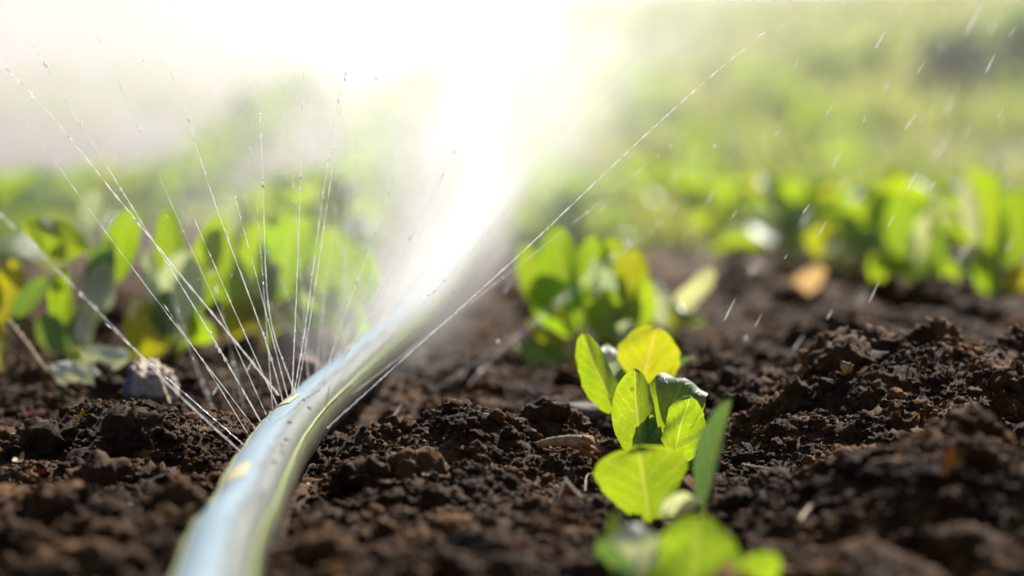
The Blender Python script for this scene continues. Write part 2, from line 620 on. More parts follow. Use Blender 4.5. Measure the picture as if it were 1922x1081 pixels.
def scatter(protos, pos, rad, flat=0.8):
    """merge randomly turned copies of the lumps into one array mesh"""
    VV, FF, off = [], [], 0
    which = nrg.integers(0, len(protos), len(pos))
    for k, (V, F) in enumerate(protos):
        idx = np.nonzero(which == k)[0]
        if not len(idx):
            continue
        Rm = rand_rot(len(idx))
        W = np.einsum('nij,vj->nvi', Rm, V) * rad[idx][:, None, None]
        W[:, :, 2] *= flat
        W += pos[idx][:, None, :]
        VV.append(W.reshape(-1, 3))
        f = F[None] + (np.arange(len(idx)) * len(V))[:, None, None] + off
        FF.append(f.reshape(-1, 3))
        off += len(idx) * len(V)
    return np.concatenate(VV), np.concatenate(FF)


def sample_ground(n, d0, d1, power=1.0, spread=0.25):
    # points in the wedge in front of the camera; density thins out with distance
    u = nrg.random(n)
    Y = (d0 ** (1 - power) + u * (d1 ** (1 - power) - d0 ** (1 - power))) ** (1 / (1 - power)) if power != 1 else d0 * (d1 / d0) ** u
    X = (nrg.random(n) * 2 - 1) * spread * np.maximum(Y, 1.0)
    return X, Y


def clump_keep(X, Y, thr, s=0.06, z=0.0):
    k = pn2(X, Y, s, 12.0 + z) + 0.5 * nrg.normal(size=len(X)) * 0.5 > thr
    return X[k], Y[k]


hose_pts = [(388, 1180, 0.92), (412, 1100, 1.02), (464, 965, 1.18), (508, 870, 1.33), (562, 796, 1.48), (642, 720, 1.66), (722, 648, 1.92), (800, 577, 2.4), (872, 492, 3.1), (926, 412, 4.2), (972, 340, 6.0), (998, 292, 9.0)]


def catmull(pts, n):
    pts = [Vector(p) for p in pts]
    pts = [pts[0] * 2 - pts[1]] + pts + [pts[-1] * 2 - pts[-2]]
    out = []
    for i in range(1, len(pts) - 2):
        p0, p1, p2, p3 = pts[i - 1:i + 3]
        for k in range(n):
            t = k / n
            out.append(0.5 * ((2 * p1) + (p2 - p0) * t + (2 * p0 - 5 * p1 + 4 * p2 - p3) * t * t + (3 * p1 - p0 - 3 * p2 + p3) * t ** 3))
    out.append(pts[-2])
    return out


HR = 0.0172
HOSE = catmull([P(*p) for p in hose_pts], 24)
HOSE = [Vector((p.x, p.y, max(p.z, h1(p.x, p.y) + HR * 0.7))) for p in HOSE]
HX = np.array([p[:] for p in HOSE])


def off_hose(X, Y, d):
    hx = np.interp(Y, HX[:, 1], HX[:, 0])
    return np.abs(X - hx) > d


def crumbs():
    parts = []
    big = [lump(4, k, 0.5, 0.28) for k in range(9)]
    med = [lump(3, 20 + k, 0.55, 0.42) for k in range(10)]
    sml = [lump(2, 40 + k, 0.55) for k in range(10)]
    tin = [lump(1, 60 + k, 0.6) for k in range(8)]
    # big clods
    X, Y = sample_ground(1300, 0.98, 4.2, 1.35)
    X, Y = clump_keep(X, Y, -0.25, 0.12)
    r = 0.006 + 0.016 * nrg.random(len(X)) ** 2.2
    k = off_hose(X, Y, HR + r)
    X, Y, r = X[k], Y[k], r[k]
    Z = fine_h(X, Y) - 0.1 * r
    pb, rb = np.stack([X, Y, Z], 1), r
    parts.append(scatter(big, pb, rb, 0.8))
    # medium
    X, Y = sample_ground(6500, 0.98, 3.2, 2.0)
    X, Y = clump_keep(X, Y, -0.45, 0.05, 3)
    r = 0.0018 + 0.0042 * nrg.random(len(X)) ** 1.8
    k = off_hose(X, Y, HR + r * 0.5)
    X, Y, r = X[k], Y[k], r[k]
    parts.append(scatter(med, np.stack([X, Y, fine_h(X, Y) + 0.1 * r], 1), r, 0.85))
    # small on the ground
    X, Y = sample_ground(40000, 1.0, 2.6, 2.4)
    X, Y = clump_keep(X, Y, -0.6, 0.035, 6)
    r = 0.0008 + 0.0016 * nrg.random(len(X)) ** 1.5
    k = off_hose(X, Y, HR)
    X, Y, r = X[k], Y[k], r[k]
    parts.append(scatter(sml, np.stack([X, Y, fine_h(X, Y) + 0.25 * r], 1), r, 0.9))
    # small ones stuck on the clods
    Vb, Fb = parts[0]
    pick = nrg.integers(0, len(Vb), 26000)
    pv = Vb[pick]
    keep = (pv[:, 1] < 2.2) & (pv[:, 2] > fine_h(pv[:, 0], pv[:, 1]))
    pv = pv[keep]
    parts.append(scatter(sml, pv, 0.0005 + 0.0013 * nrg.random(len(pv)) ** 1.8, 0.9))
    # dust
    X, Y = sample_ground(26000, 1.2, 1.9, 1.5)
    k = off_hose(X, Y, HR)
    X, Y = X[k], Y[k]
    r = 0.0004 + 0.0006 * nrg.random(len(X))
    parts.append(scatter(tin, np.stack([X, Y, fine_h(X, Y) + 0.3 * r], 1), r, 1.0))
    VV, FF, off = [], [], 0
    for V, F in parts:
        VV.append(V)
        FF.append(F + off)
        off += len(V)
    return mesh_np("soil_crumbs", np.concatenate(VV), np.concatenate(FF))


tag(obj("soil_crumbs", crumbs(), M_CRUMB), "loose crumbs and clods of dark soil over the bed", "soil crumbs", kind="stuff")

# a few large clods that stand out
CLOD_GROUP = "large soil clods on the bed"


def clod(px, py, D, wpx, hpx, label, seed, mat=M_CRUMB):
    V, F = lump(5, seed, 0.42, 0.22)
    c = P(px, py, D)
    sx = wpx / FPX * D / 2 / 0.9
    sz = hpx / FPX * D / 2 / 0.9
    a = rng.random() * 6.28
    V = V @ np.array(Matrix.Rotation(a, 3, 'Z'))
    V = V * np.array([[sx, sx * 0.9, sz]])
    wv = V + np.array(c)[None]
    V = V + 0.0011 * pn(wv / 0.0034)[:, None] * (V / (np.linalg.norm(V, axis=1)[:, None] + 1e-6)) + 0.0006 * pn(wv / 0.0016 + 5)[:, None]
    o = obj("soil_clod", mesh_np("soil_clod", V, F), mat)
    o.location = c
    return tag(o, label, "clod", CLOD_GROUP)


clod(225, 822, 1.49, 170, 84, "tallest crumbly clod in front of the blue stained stone", 101)
clod(408, 845, 1.47, 105, 80, "dark clod with a lit rim tucked against the left side of the hose", 102)
clod(830, 850, 1.43, 150, 70, "flat topped crumbly clod at the crest of the mound right of the hose", 103)
clod(1560, 790, 1.54, 170, 80, "broad crumbly clod to the right of the in-focus seedling", 104)
clod(1700, 745, 1.62, 110, 80, "rounded clod near the top of the right-hand mound", 105)
clod(1760, 960, 1.20, 260, 190, "large blurred dark clod in the near right corner", 106)
clod(1880, 800, 1.50, 120, 110, "dark clod cut off by the right edge of the picture", 107)
clod(60, 985, 1.22, 120, 60, "flat tan-brown clod at the lower left", 108, plain_mat("tan_clod", (0.10, 0.06, 0.035), (0.26, 0.17, 0.10), 50, 0.8, 0.6))
clod(1520, 930, 1.30, 130, 90, "blurred brown clod right of the lowest cabbage leaves", 109)

# the stained stone on the left
st = np.array(lump(5, 77, 0.22, 0.16)[0])
st = st * (1 + 0.05 * pn(st * 14.0 + 3.0) + 0.035 * pn(st * 30.0 + 8.0))[:, None]
stF = ico(5)[1]
pw = np.sign(st) * np.abs(st) ** 0.75
st = pw * np.array([[0.0195, 0.013, 0.0285]])
st[:, 1] += 0.7 * np.clip(st[:, 2], 0, 1)
st[:, 0] += 0.35 * np.clip(-st[:, 2], 0, 1) * 0.5
sto = obj("stone", mesh_np("stone", st, stF), stone_mat())
sto.location = P(280, 756, 1.64)
tag(sto, "upright rounded stone with a tan and blue top, dark below with a muddy coat and painted shade", "stone")


# ------------------------------------------------------------------ tubes, flakes and scraps
def tube(pts, rad, ns=8, cap=True):
    """V, F for a tube through points; rad is a list"""
    pts = [Vector(p) for p in pts]
    n = len(pts)
    V = []
    ref = Vector((0, 0, 1))
    for i, p in enumerate(pts):
        t = (pts[min(i + 1, n - 1)] - pts[max(i - 1, 0)]).normalized()
        if abs(t.dot(ref)) > 0.95:
            ref = Vector((1, 0, 0))
        a = t.cross(ref).normalized()
        b = a.cross(t).normalized()
        for k in range(ns):
            th = 2 * math.pi * k / ns
            V.append(p + (a * math.cos(th) + b * math.sin(th)) * rad[i])
    F = []
    for i in range(n - 1):
        for k in range(ns):
            F.append([i * ns + k, i * ns + (k + 1) % ns, (i + 1) * ns + (k + 1) % ns, (i + 1) * ns + k])
    if cap:
        V.append(pts[0])
        V.append(pts[-1])
        c0, c1 = len(V) - 2, len(V) - 1
        for k in range(ns):
            F.append([c0, (k + 1) % ns, k])
            F.append([c1, (n - 1) * ns + k, (n - 1) * ns + (k + 1) % ns])
    return [v[:] for v in V], F


def mesh_py(name, V, F, smooth=True):
    me = bpy.data.meshes.new(name)
    me.from_pydata(V, [], F)
    if smooth:
        me.polygons.foreach_set("use_smooth", np.full(len(me.polygons), True))
    me.update()
    return me


def local(V, o):
    return [tuple(Vector(v) - o) for v in V]


def twig(name, pts, r0, r1, mat, label, cat, group=None, n=10):
    c = catmull(pts, n)
    k = len(c)
    rad = [r0 + (r1 - r0) * i / (k - 1) * (1 + 0.0) + 0.15 * r0 * math.sin(i * 1.7) for i in range(k)]
    c = [p + Vector((rng.uniform(-1, 1), rng.uniform(-1, 1), rng.uniform(-1, 1))) * r0 * 0.25 for p in c]
    V, F = tube(c, rad, 7)
    o0 = Vector(pts[0])
    o = obj(name, mesh_py(name, local(V, o0), F), mat)
    o.location = o0
    return tag(o, label, cat, group)


def flake(name, loc, size, mat, seed, label=None, cat=None, group=None, parent=None, curl=0.5, aspect=0.6, rot=None, thick=0.0004):
    """a small curled scrap with an uneven outline and real thickness"""
    nr, na = 5, 18
    V = []
    rr = random.Random(seed)
    ph = [rr.random() * 6.28 for _ in range(4)]
    for s in (1, -1):
        for i in range(nr):
            t = i / (nr - 1)
            for k in range(na):
                th = 2 * math.pi * k / na
                rad = size * t * (1 + 0.22 * math.sin(3 * th + ph[0]) + 0.15 * math.sin(5 * th + ph[1]))
                x, y = rad * math.cos(th), rad * math.sin(th) * aspect
                z = curl * (x * x * 0.7 + y * y) / size + 0.06 * size * math.sin(4 * th + ph[2]) * t + s * thick * (1 - 0.5 * t)
                V.append((x, y, z))
    F = []
    for s in (0, 1):
        o0 = s * nr * na
        for i in range(nr - 1):
            for k in range(na):
                q = [o0 + i * na + k, o0 + i * na + (k + 1) % na, o0 + (i + 1) * na + (k + 1) % na, o0 + (i + 1) * na + k]
                F.append(q if s == 0 else q[::-1])
    a, b = (nr - 1) * na, nr * na + (nr - 1) * na
    for k in range(na):
        F.append([a + k, b + k, b + (k + 1) % na, a + (k + 1) % na])
    o = obj(name, mesh_py(name, V, F), mat, parent)
    o.location = loc
    o.rotation_euler = rot or (rr.uniform(-0.9, 0.9), rr.uniform(-0.9, 0.9), rr.uniform(0, 6.28))
    return tag(o, label, cat, group)


# straw stalk lying behind the seedling
_d = (G(1055, 850) - CAM).dot(FWD) - 0.02
sp0 = [P(1000, 838, _d + .02), P(1030, 829, _d + .01), P(1070, 826, _d), P(1108, 830, _d - .01)]
stalk = empty("straw_stalk", G(1050, 850), "pale straw stalk with a rusty broken end lying left of the seedling", "straw")
o0 = stalk.location.copy()
c = catmull(sp0, 10)
V, F = tube(c, [0.0016 + 0.0026 * i / (len(c) - 1) + 0.00015 * math.sin(i * 2.1) for i in range(len(c))], 9)
obj("stem", mesh_py("stem", local(V, o0), F), M_STRAW, stalk)
for k in range(7):
    a = P(1094 + rng.uniform(-6, 6), 820 + k * 5, _d - .01 + rng.uniform(-.004, .004))
    V, F = tube([a, a + Vector((0.004, -0.002, -0.001)), a + Vector((0.0065 + rng.uniform(0, .003), -0.003, -0.004))], [0.0016, 0.0013, 0.0005], 6)
    obj("frayed_end", mesh_py("frayed_end", local(V, o0), F), M_RUST, stalk)

# shell fragment
sh = empty("shell_fragment", P(1068, 922, (G(1068, 940) - CAM).dot(FWD) - 0.006), "small white husk fragment with an orange inside, left of the wide leaf", "husk")


def shell_piece(name, inset, mat, dz):
    V, F = [], []
    n = 9
    for i in range(n):
        for j in range(n):
            u, v = i / (n - 1), j / (n - 1)
            a, b, c3 = Vector((-0.0075, 0, -0.0070)), Vector((0.0075, 0.002, -0.0035)), Vector((-0.002, 0.002, 0.0075))
            p = a * (1 - u) + (b * (1 - v) + c3 * v) * u
            p = p * inset
            bul = 0.0035 * math.sin(math.pi * min(1, u)) + 0.0005 * math.sin(9 * u + 7 * v)
            p.y += bul + dz
            V.append(p[:])
    for i in range(n - 1):
        for j in range(n - 1):
            F.append([i * n + j, i * n + j + 1, (i + 1) * n + j + 1, (i + 1) * n + j])
    o = obj(name, mesh_py(name, V, F), mat, sh)
    md = o.modifiers.new("thickness", 'SOLIDIFY')
    md.thickness = 0.0007
    return o


shell_piece("outer_husk", 1.0, M_PALE, 0.0)
shell_piece("orange_lining", 0.72, M_RUST, -0.0009)

TW = "twigs and roots on the soil"
twig("twig", [P(936, 834, 1.44), P(932, 850, 1.437), P(938, 880, 1.43), P(946, 912, 1.425)], 0.0011, 0.0009, M_TWIG, "short dark twig standing upright beside the mid mound", "twig", TW)
twig("root_thread", [G(1098, 936, lift=0.0035), G(1102, 915, lift=0.0035), G(1118, 905, lift=0.0035), G(1138, 908, lift=0.0035), G(1150, 925, lift=0.0035)], 0.0004, 0.0003, M_STRAW, "thin curling root thread between the husk and the wide leaf", "root", TW)
twig("root_thread", [G(1062, 938, lift=0.0035), G(1078, 934, lift=0.0035), G(1092, 942, lift=0.0035)], 0.0003, 0.0002, M_STRAW, "hair-thin tan root lying under the white husk fragment", "root", TW)
twig("twig", [G(1392, 888, lift=0.0035), G(1430, 890, lift=0.0035), G(1472, 908, lift=0.0035)], 0.0007, 0.0004, M_STRAW, "pale bent grass stem right of the tall upright leaf", "twig", TW)
twig("twig", [P(296, 700, 1.62), P(312, 740, 1.60), P(332, 790, 1.56), P(345, 815, 1.54)], 0.0011, 0.0007, M_STRAW, "tan stalk leaning down the right side of the stained stone", "twig", TW)
twig("twig", [G(214, 820, lift=0.0035), G(240, 840, lift=0.0035)], 0.0005, 0.0003, M_STRAW, "tiny straw splinter on the left mound", "twig", TW)
twig("twig", [G(812, 862, lift=0.0035), G(735, 900, lift=0.0035)], 0.0006, 0.0004, M_TWIG, "thin dry stem lying across the slope of the mid mound", "twig", TW)
twig("twig", [G(1500, 1000, lift=0.0035), G(1520, 968, lift=0.0035), G(1545, 955, lift=0.0035), G(1585, 950, lift=0.0035)], 0.0011, 0.0006, M_STRAW, "bent pale straw with an orange foot on the dark right slope", "twig", TW)
twig("twig", [P(15, 605, 1.75), P(45, 640, 1.74), P(90, 700, 1.72)], 0.0022, 0.0014, M_STRAW, "brown stalk under the leaves at the left edge", "twig", TW)
twig("twig", [G(20, 828, lift=0.0035), G(70, 826, lift=0.0035), G(130, 838, lift=0.0035)], 0.0014, 0.0011, M_STRAW, "grey-tan stem lying at the far left of the bed", "twig", TW)
twig("twig", [P(415, 700, 1.95), P(408, 730, 1.93), P(400, 765, 1.9)], 0.003, 0.002, M_STRAW, "blurred tan chip standing behind the left jets", "twig", TW)

SG = "coloured plant scraps on the soil"
for nm, px, py, s, mat, lab, cat in [
    ("leaf_scrap", 85, 910, 0.0042, M_RED, "bright red scrap on dark soil at the left", "scrap"),
    ("leaf_scrap", 52, 793, 0.0040, M_PINK, "coral pink scrap left of the tallest clod", "scrap"),
    ("leaf_scrap", 150, 797, 0.0045, M_YEL, "yellow and red scrap at the foot of the tallest clod", "scrap"),
    ("leaf_scrap", 276, 955, 0.0030, M_RED, "dark red scrap on the slope below the left mound", "scrap"),
    ("leaf_scrap", 250, 806, 0.0020, M_PINK, "tiny pink speck on the tallest clod", "scrap"),
    ("leaf_scrap", 218, 865, 0.0026, M_YEL, "small yellow bud on the left mound", "scrap"),
    ("leaf_scrap", 35, 884, 0.0048, M_STRAW, "pale yellow husk at the left edge of the bed", "husk"),
    ("leaf_scrap", 330, 990, 0.0085, M_STRAW, "beige leaf scrap lying left of the lower hose", "scrap"),
    ("leaf_scrap", 742, 925, 0.0042, M_YEL, "golden yellow bud below the mid mound", "scrap"),
    ("leaf_scrap", 690, 884, 0.0032, M_YEL, "yellow flake on the near slope right of the hose", "scrap"),
    ("leaf_scrap", 803, 913, 0.0034, M_STRAW, "round straw-coloured seed husk on the mid slope", "husk"),
    ("leaf_scrap", 795, 872, 0.0018, M_YEL, "tiny yellow fleck near the top of the mid mound", "scrap"),
    ("leaf_scrap", 580, 1003, 0.0075, M_ORNG, "rusty orange leaf scrap beside the lower hose", "scrap"),
    ("leaf_scrap", 575, 925, 0.0030, M_STRAW, "small straw chip close to the right side of the hose", "scrap"),
    ("leaf_scrap", 1590, 717, 0.0080, M_STRAW, "ochre leaf scrap on top of the right-hand mound", "scrap"),
    ("leaf_scrap", 1620, 755, 0.0030, M_ORNG, "orange chip on the right-hand mound", "scrap"),
    ("leaf_scrap", 1780, 893, 0.0080, M_ORNG, "orange-brown scrap beside the near right clod", "scrap"),
    ("leaf_scrap", 1440, 930, 0.0050, M_GREYST, "pale grey chip right of the tall upright leaf", "chip"),
    ("leaf_scrap", 980, 1058, 0.0040, M_RED, "red scrap at the bottom of the bed", "scrap"),
    ("leaf_scrap", 1005, 765, 0.0090, M_GREYST, "blurred grey-tan chip behind the straw stalk", "chip"),
    ("leaf_scrap", 770, 800, 0.0025, M_PINK, "pink speck behind the mid mound", "scrap"),
    ("leaf_scrap", 1905, 625, 0.0090, M_ORNG, "orange scrap under the right-hand plants", "scrap"),
]:
    flake(nm, G(px, py, lift=0.0045), s, mat, px * 3 + py, lab, cat, SG)


def pebble(px, py, D, wpx, hpx, mat, label, seed, tilt=0.0):
    V, F = lump(4, seed, 0.12, 0.03)
    V = V * np.array([[wpx / FPX * D / 1.7, wpx / FPX * D / 2.2, hpx / FPX * D / 1.7]])
    o = obj("pebble", mesh_np("pebble", V, F), mat)
    o.location = P(px, py, (G(px, py + hpx * 0.35) - CAM).dot(FWD) - 0.004)
    o.rotation_euler = (0, tilt, 0)
    return tag(o, label, "pebble", "pebbles on the soil")


pebble(1415, 512, 2.9, 48, 34, M_TAN, "brownish pebble in the hollow left of the tan dry leaf", 302, 0.2)
pebble(888, 990 - 0, 1.2, 16, 14, M_WHITEST, "small pale pebble on the lower mid slope", 303)
pebble(585, 989, 1.2, 15, 13, M_WHITEST, "tiny white pebble close to the lower hose", 304)
pebble(580, 700, 1.98, 75, 50, plain_mat("brick_red_stone", (0.20, 0.08, 0.05), (0.36, 0.17, 0.11), 60, 0.7, 0.4), "reddish-brown pebble behind the hose bend", 305, 0.5)
pebble(1090, 775, 1.75, 90, 36, plain_mat("dull_brown_stone", (0.09, 0.07, 0.055), (0.20, 0.155, 0.12), 80, 0.8, 0.8), "dull brown pebble in the hollow behind the seedling", 306)


def litter():
    """short fibres and husk flecks nobody could count"""
    X, Y = sample_ground(2600, 1.05, 2.4, 2.2)
    k = off_hose(X, Y, HR + 0.002)
    X, Y = X[k], Y[k]
    Z = fine_h(X, Y) + 0.0012
    V, F = [], []
    for x, y, z in zip(X, Y, Z):
        l = rng.uniform(0.0008, 0.0055) * (1.9 if rng.random() < 0.1 else 1)
        r = rng.uniform(0.00012, 0.00035)
        d = Vector((rng.uniform(-1, 1), rng.uniform(-1, 1), rng.uniform(-0.15, 0.6))).normalized() * l
        c0 = Vector((x, y, z))
        b = Vector((rng.uniform(-1, 1), rng.uniform(-1, 1), rng.uniform(0, 1))) * l * 0.2
        v, f = tube([c0 - d * 0.5, c0 + b, c0 + d * 0.5], [r, r * 1.2, r * 0.5], 4)
        o = len(V)
        V += v
        F += [[i + o for i in q] for q in f]
    return mesh_py("plant_litter", V, F)


m, nt, out = new_mat("litter")
ri = N(nt, "ShaderNodeNewGeometry").outputs["Random Per Island"]
b = N(nt, "ShaderNodeBsdfPrincipled")
L(nt, ramp(nt, ri, [(0.0, (0.10, 0.06, 0.03)), (0.6, (0.26, 0.17, 0.08)), (0.85, (0.5, 0.38, 0.2)), (0.97, (0.62, 0.50, 0.12)), (1.0, (0.5, 0.08, 0.05))]), b.inputs["Base Color"])
b.inputs["Roughness"].default_value = 0.6
L(nt, b.outputs[0], out.inputs[0])
tag(obj("plant_litter", litter(), m), "fine straw fibres and husk flecks strewn on the soil", "litter", kind="stuff")

# ------------------------------------------------------------------ the spray hose
hose = empty("spray_hose", P(412, 1100, 1.02), "pale blue soft plastic spray hose with cream printed marks lying on the soil", "hose")
HO = hose.location.copy()


def frames(pts):
    fr = []
    n = len(pts)
    for i, p in enumerate(pts):
        t = (pts[min(i + 1, n - 1)] - pts[max(i - 1, 0)]).normalized()
        r = t.cross(Vector((0, 0, 1))).normalized()
        u = r.cross(t).normalized()
        fr.append((p, r, u, t))
    return fr


HF = frames(HOSE)
arc = [0.0]
for i in range(1, len(HOSE)):
    arc.append(arc[-1] + (HOSE[i] - HOSE[i - 1]).length)


def hose_at(s):
    i = max(0, min(len(arc) - 2, int(np.searchsorted(arc, s)) - 1))
    t = (s - arc[i]) / (arc[i + 1] - arc[i])
    a, b2 = HF[i], HF[i + 1]
    return tuple(x.lerp(y, t) for x, y in zip(a, b2))


def hose_pt(s, th, dr=0.0):
    p, r, u, t = hose_at(s)
    wob = 1 + 0.02 * math.sin(s * 40) + 0.015 * math.sin(s * 93 + th)
    return p + r * (math.cos(th) * (HR * 1.06 * wob + dr)) + u * (math.sin(th) * (HR * 0.95 * wob + dr))


def hose_strip(name, s0, s1, t0, t1, ns, nt_, dr, mat, uv=True):
    V, UV = [], []
    for i in range(ns):
        s = s0 + (s1 - s0) * i / (ns - 1)
        for k in range(nt_):
            th = t0 + (t1 - t0) * k / (nt_ - 1)
            V.append(hose_pt(s, th, dr) - HO)
            UV.append((th / (2 * math.pi), s))
    return obj(name, mesh_np(name, np.array([v[:] for v in V]), grid_faces(ns, nt_), UV), mat, hose)


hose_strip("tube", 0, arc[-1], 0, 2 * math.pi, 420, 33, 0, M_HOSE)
for th in (R(34), R(158)):
    V, F = tube([hose_pt(arc[-1] * (i / 260) ** 1.4, th, 0.0002) - HO for i in range(261)], [0.0011] * 261, 6)
    obj("seam", mesh_py("seam", V, F), M_SEAM, hose)


def arc_at_px(py):
    best, bs = 1e9, 0
    for i, p in enumerate(HOSE):
        d = p - CAM
        D = d.dot(FWD)
        y = 540.5 - FPX * d.dot(UPV) / D
        if abs(y - py) < best:
            best, bs = abs(y - py), arc[i]
    return bs


s0 = arc_at_px(955)
s1 = arc_at_px(806)
for k in range(9):
    s = s0 + (s1 - s0) * k * 0.98
    mk = hose_strip("printed_mark", s, s + 0.045, R(97), R(137), 12, 9, 0.0005, M_MARK)

# ------------------------------------------------------------------ cabbage leaves and plants
def leaf_mesh(name, B, side, nrm, axis, length, width, vp=0.22, pw=0.07, a=0.85, bpow=0.55, bow=0.12, curl=0.0, vf=0.6, cup=0.25, wave=0.05, seed=0, notch=0.0, cfast=1.4, twist=0.0, nv=34, nu=15, jag=0.02):
    """leaf built along 'axis' from B; nrm is the blade's face; bow bends it, curl rolls the tip, cup folds along the midrib"""
    rr = random.Random(seed)
    ph = [rr.random() * 6.28 for _ in range(6)]
    V, UV = [], []
    pos = Vector(B)
    prev = pos.copy()
    for i in range(nv):
        v = i / (nv - 1)
        ang = bow * (1 - 2 * v) * 2.0
        if curl and v > vf:
            t = (v - vf) / (1 - vf)
            ang -= curl * min(1, t * cfast) ** 1.2
        d = (axis * math.cos(ang) + nrm * math.sin(ang)).normalized()
        nn = (nrm * math.cos(ang) - axis * math.sin(ang)).normalized()
        if i:
            pos = pos + d * (length / (nv - 1))
        if v < vp:
            wv = pw * (1 + 0.6 * (1 - v / vp))
            t = 0
        else:
            t = (v - vp) / (1 - vp)
            wv = max(math.sin(math.pi * min(1, t ** a)) ** bpow if 0 < t < 1 else 0.0, pw * (1 - t))
        tw = twist * v
        s2 = (side * math.cos(tw) + nn * math.sin(tw)).normalized()
        n2 = (nn * math.cos(tw) - side * math.sin(tw)).normalized()
        hw = width * 0.5 * wv
        for k in range(nu):
            u = -1 + 2 * k / (nu - 1)
            e = hw * (1 + jag * math.sin(17 * v + ph[4] + (3 if u > 0 else 0)) + jag * 0.8 * math.sin(41 * v + ph[5] + 2 * u) + jag * 0.3 * math.sin(83 * v + ph[3]))
            if notch and u > 0.3 and 0.45 < v < 0.62:
                e *= 1 - notch * (u - 0.3) / 0.7 * math.sin(math.pi * (v - 0.45) / 0.17)
            x = u * e * math.cos(cup * abs(u))
            z = abs(u) ** 1.3 * e * math.sin(cup) + wave * width * (abs(u) ** 2) * math.sin(9 * v + ph[0] + (2.2 if u > 0 else 0)) * min(1, t * 3) \
                + 0.35 * wave * width * math.sin(14 * v + 5 * u + ph[2]) * min(1, t * 3) - 0.012 * width * math.exp(-(u / 0.12) ** 2)
            V.append(pos + s2 * x + n2 * z)
            UV.append((k / (nu - 1), v))
    o0 = Vector(B)
    me = mesh_np(name, np.array([(p - o0)[:] for p in V]), grid_faces(nv, nu), UV)
    return me


def petiole_mesh(B, axis, nrm, length, vp, width, pw, bow):
    pts, rad = [], []
    pos = Vector((0, 0, 0))
    n = 14
    reach = max(0.3, vp + 0.08)
    for i in range(n):
        v = reach * i / (n - 1)
        ang = bow * (1 - 2 * v) * 2.0
        if i:
            pos = pos + (axis * math.cos(ang) + nrm * math.sin(ang)).normalized() * (length * reach / (n - 1))
        r = width * 0.5 * pw * 0.5 * (1 - v / reach) ** 0.7 + 0.0002
        pts.append(pos - nrm * (r * 0.35))
        rad.append(r)
    return mesh_py("midrib", *tube(pts, rad, 7))


def leaf_px(plant, b, t, width_px, roll=0.0, mat=M_LEAF, seed=0, label=None, **kw):
    """leaf from the pixel (px,py,D) of its base to that of its tip; roll turns it about its own length"""
    Bp, Tp = P(*b), P(*t)
    ax = (Tp - Bp)
    ln = ax.length
    ax.normalize()
    view = (Bp + Tp) * 0.5 - CAM
    view.normalize()
    side = ax.cross(view).normalized()
    nrm = side.cross(ax).normalized()   # towards... away from the camera side
    q = Matrix.Rotation(roll, 3, ax)
    side, nrm = q @ side, q @ nrm
    Dm = (b[2] + t[2]) / 2
    wd = width_px / FPX * Dm
    bow = kw.get("bow", 0.12)
    o = obj("leaf", leaf_mesh("leaf", Bp, side, nrm, ax, ln * (1 + 0.4 * bow * bow), wd, seed=seed, **kw), mat, plant)
    o.location = Bp - plant.location
    mr = obj("midrib", petiole_mesh(Bp, ax, nrm, ln, kw.get("vp", 0.22), wd, kw.get("pw", 0.07), bow), M_STEM, o)
    if label:
        o["label"] = label
    return o


def stem_for(plant, top, r=0.0035):
    b0 = Vector((0, 0, -0.012))
    tp = top - plant.location
    V, F = tube([b0, b0.lerp(tp, 0.5) + Vector((0.001, 0, 0)), tp], [r, r * 0.9, r * 0.8], 8)
    return obj("stem", mesh_py("stem", V, F), M_STEM, plant)


PG = "cabbage seedlings in the middle row"
# -- the seedling in focus
D0 = 1.45
A = empty("cabbage_seedling", G(1218, 880), "sharp in-focus cabbage seedling with three upright leaves, one folded over white at its tip", "seedling", PG)
A.location = P(1218, 878, D0)
leaf_px(A, (1208, 876, D0), (1190, 690, D0 + 0.004), 96, 0.25, M_LEAF, 1, vp=0.06, pw=0.12, a=0.95, bpow=0.52, bow=0.14, cup=0.5, wave=0.06, jag=0.012)
leaf_px(A, (1220, 876, D0 + 0.02), (1302, 652, D0 + 0.022), 112, -0.1, M_LEAF, 2, vp=0.16, pw=0.08, a=1.1, bpow=0.45, bow=0.06, cup=0.12, wave=0.05, curl=-2.7, vf=0.56, cfast=1.0, label="leaf with its tip folded forward and shining white")
leaf_px(A, (1258, 878, D0 - 0.012), (1296, 742, D0 - 0.02), 88, -0.35, M_LEAF, 3, vp=0.02, pw=0.2, a=0.9, bpow=0.42, bow=-0.08, cup=0.4, wave=0.09, jag=0.03)
leaf_px(A, (1216, 874, D0 + 0.004), (1222, 776, D0 + 0.008), 46, 0.1, M_LEAF, 4, vp=0.05, pw=0.2, a=0.9, bpow=0.6, bow=0.15, cup=0.5, wave=0.06)
leaf_px(A, (1236, 880, D0 - 0.004), (1240, 800, D0 + 0.002), 36, 0.7, M_LEAF, 5, vp=0.05, pw=0.2, a=0.9, bpow=0.6, bow=0.15, cup=0.5, wave=0.06)
leaf_px(A, (1262, 890, D0 - 0.006), (1302, 806, D0 + 0.004), 40, 1.2, M_LEAFW, 6, vp=0.1, pw=0.2, a=0.9, bpow=0.5, bow=0.1, cup=0.4, wave=0.03)
stem_for(A, P(1220, 866, D0))

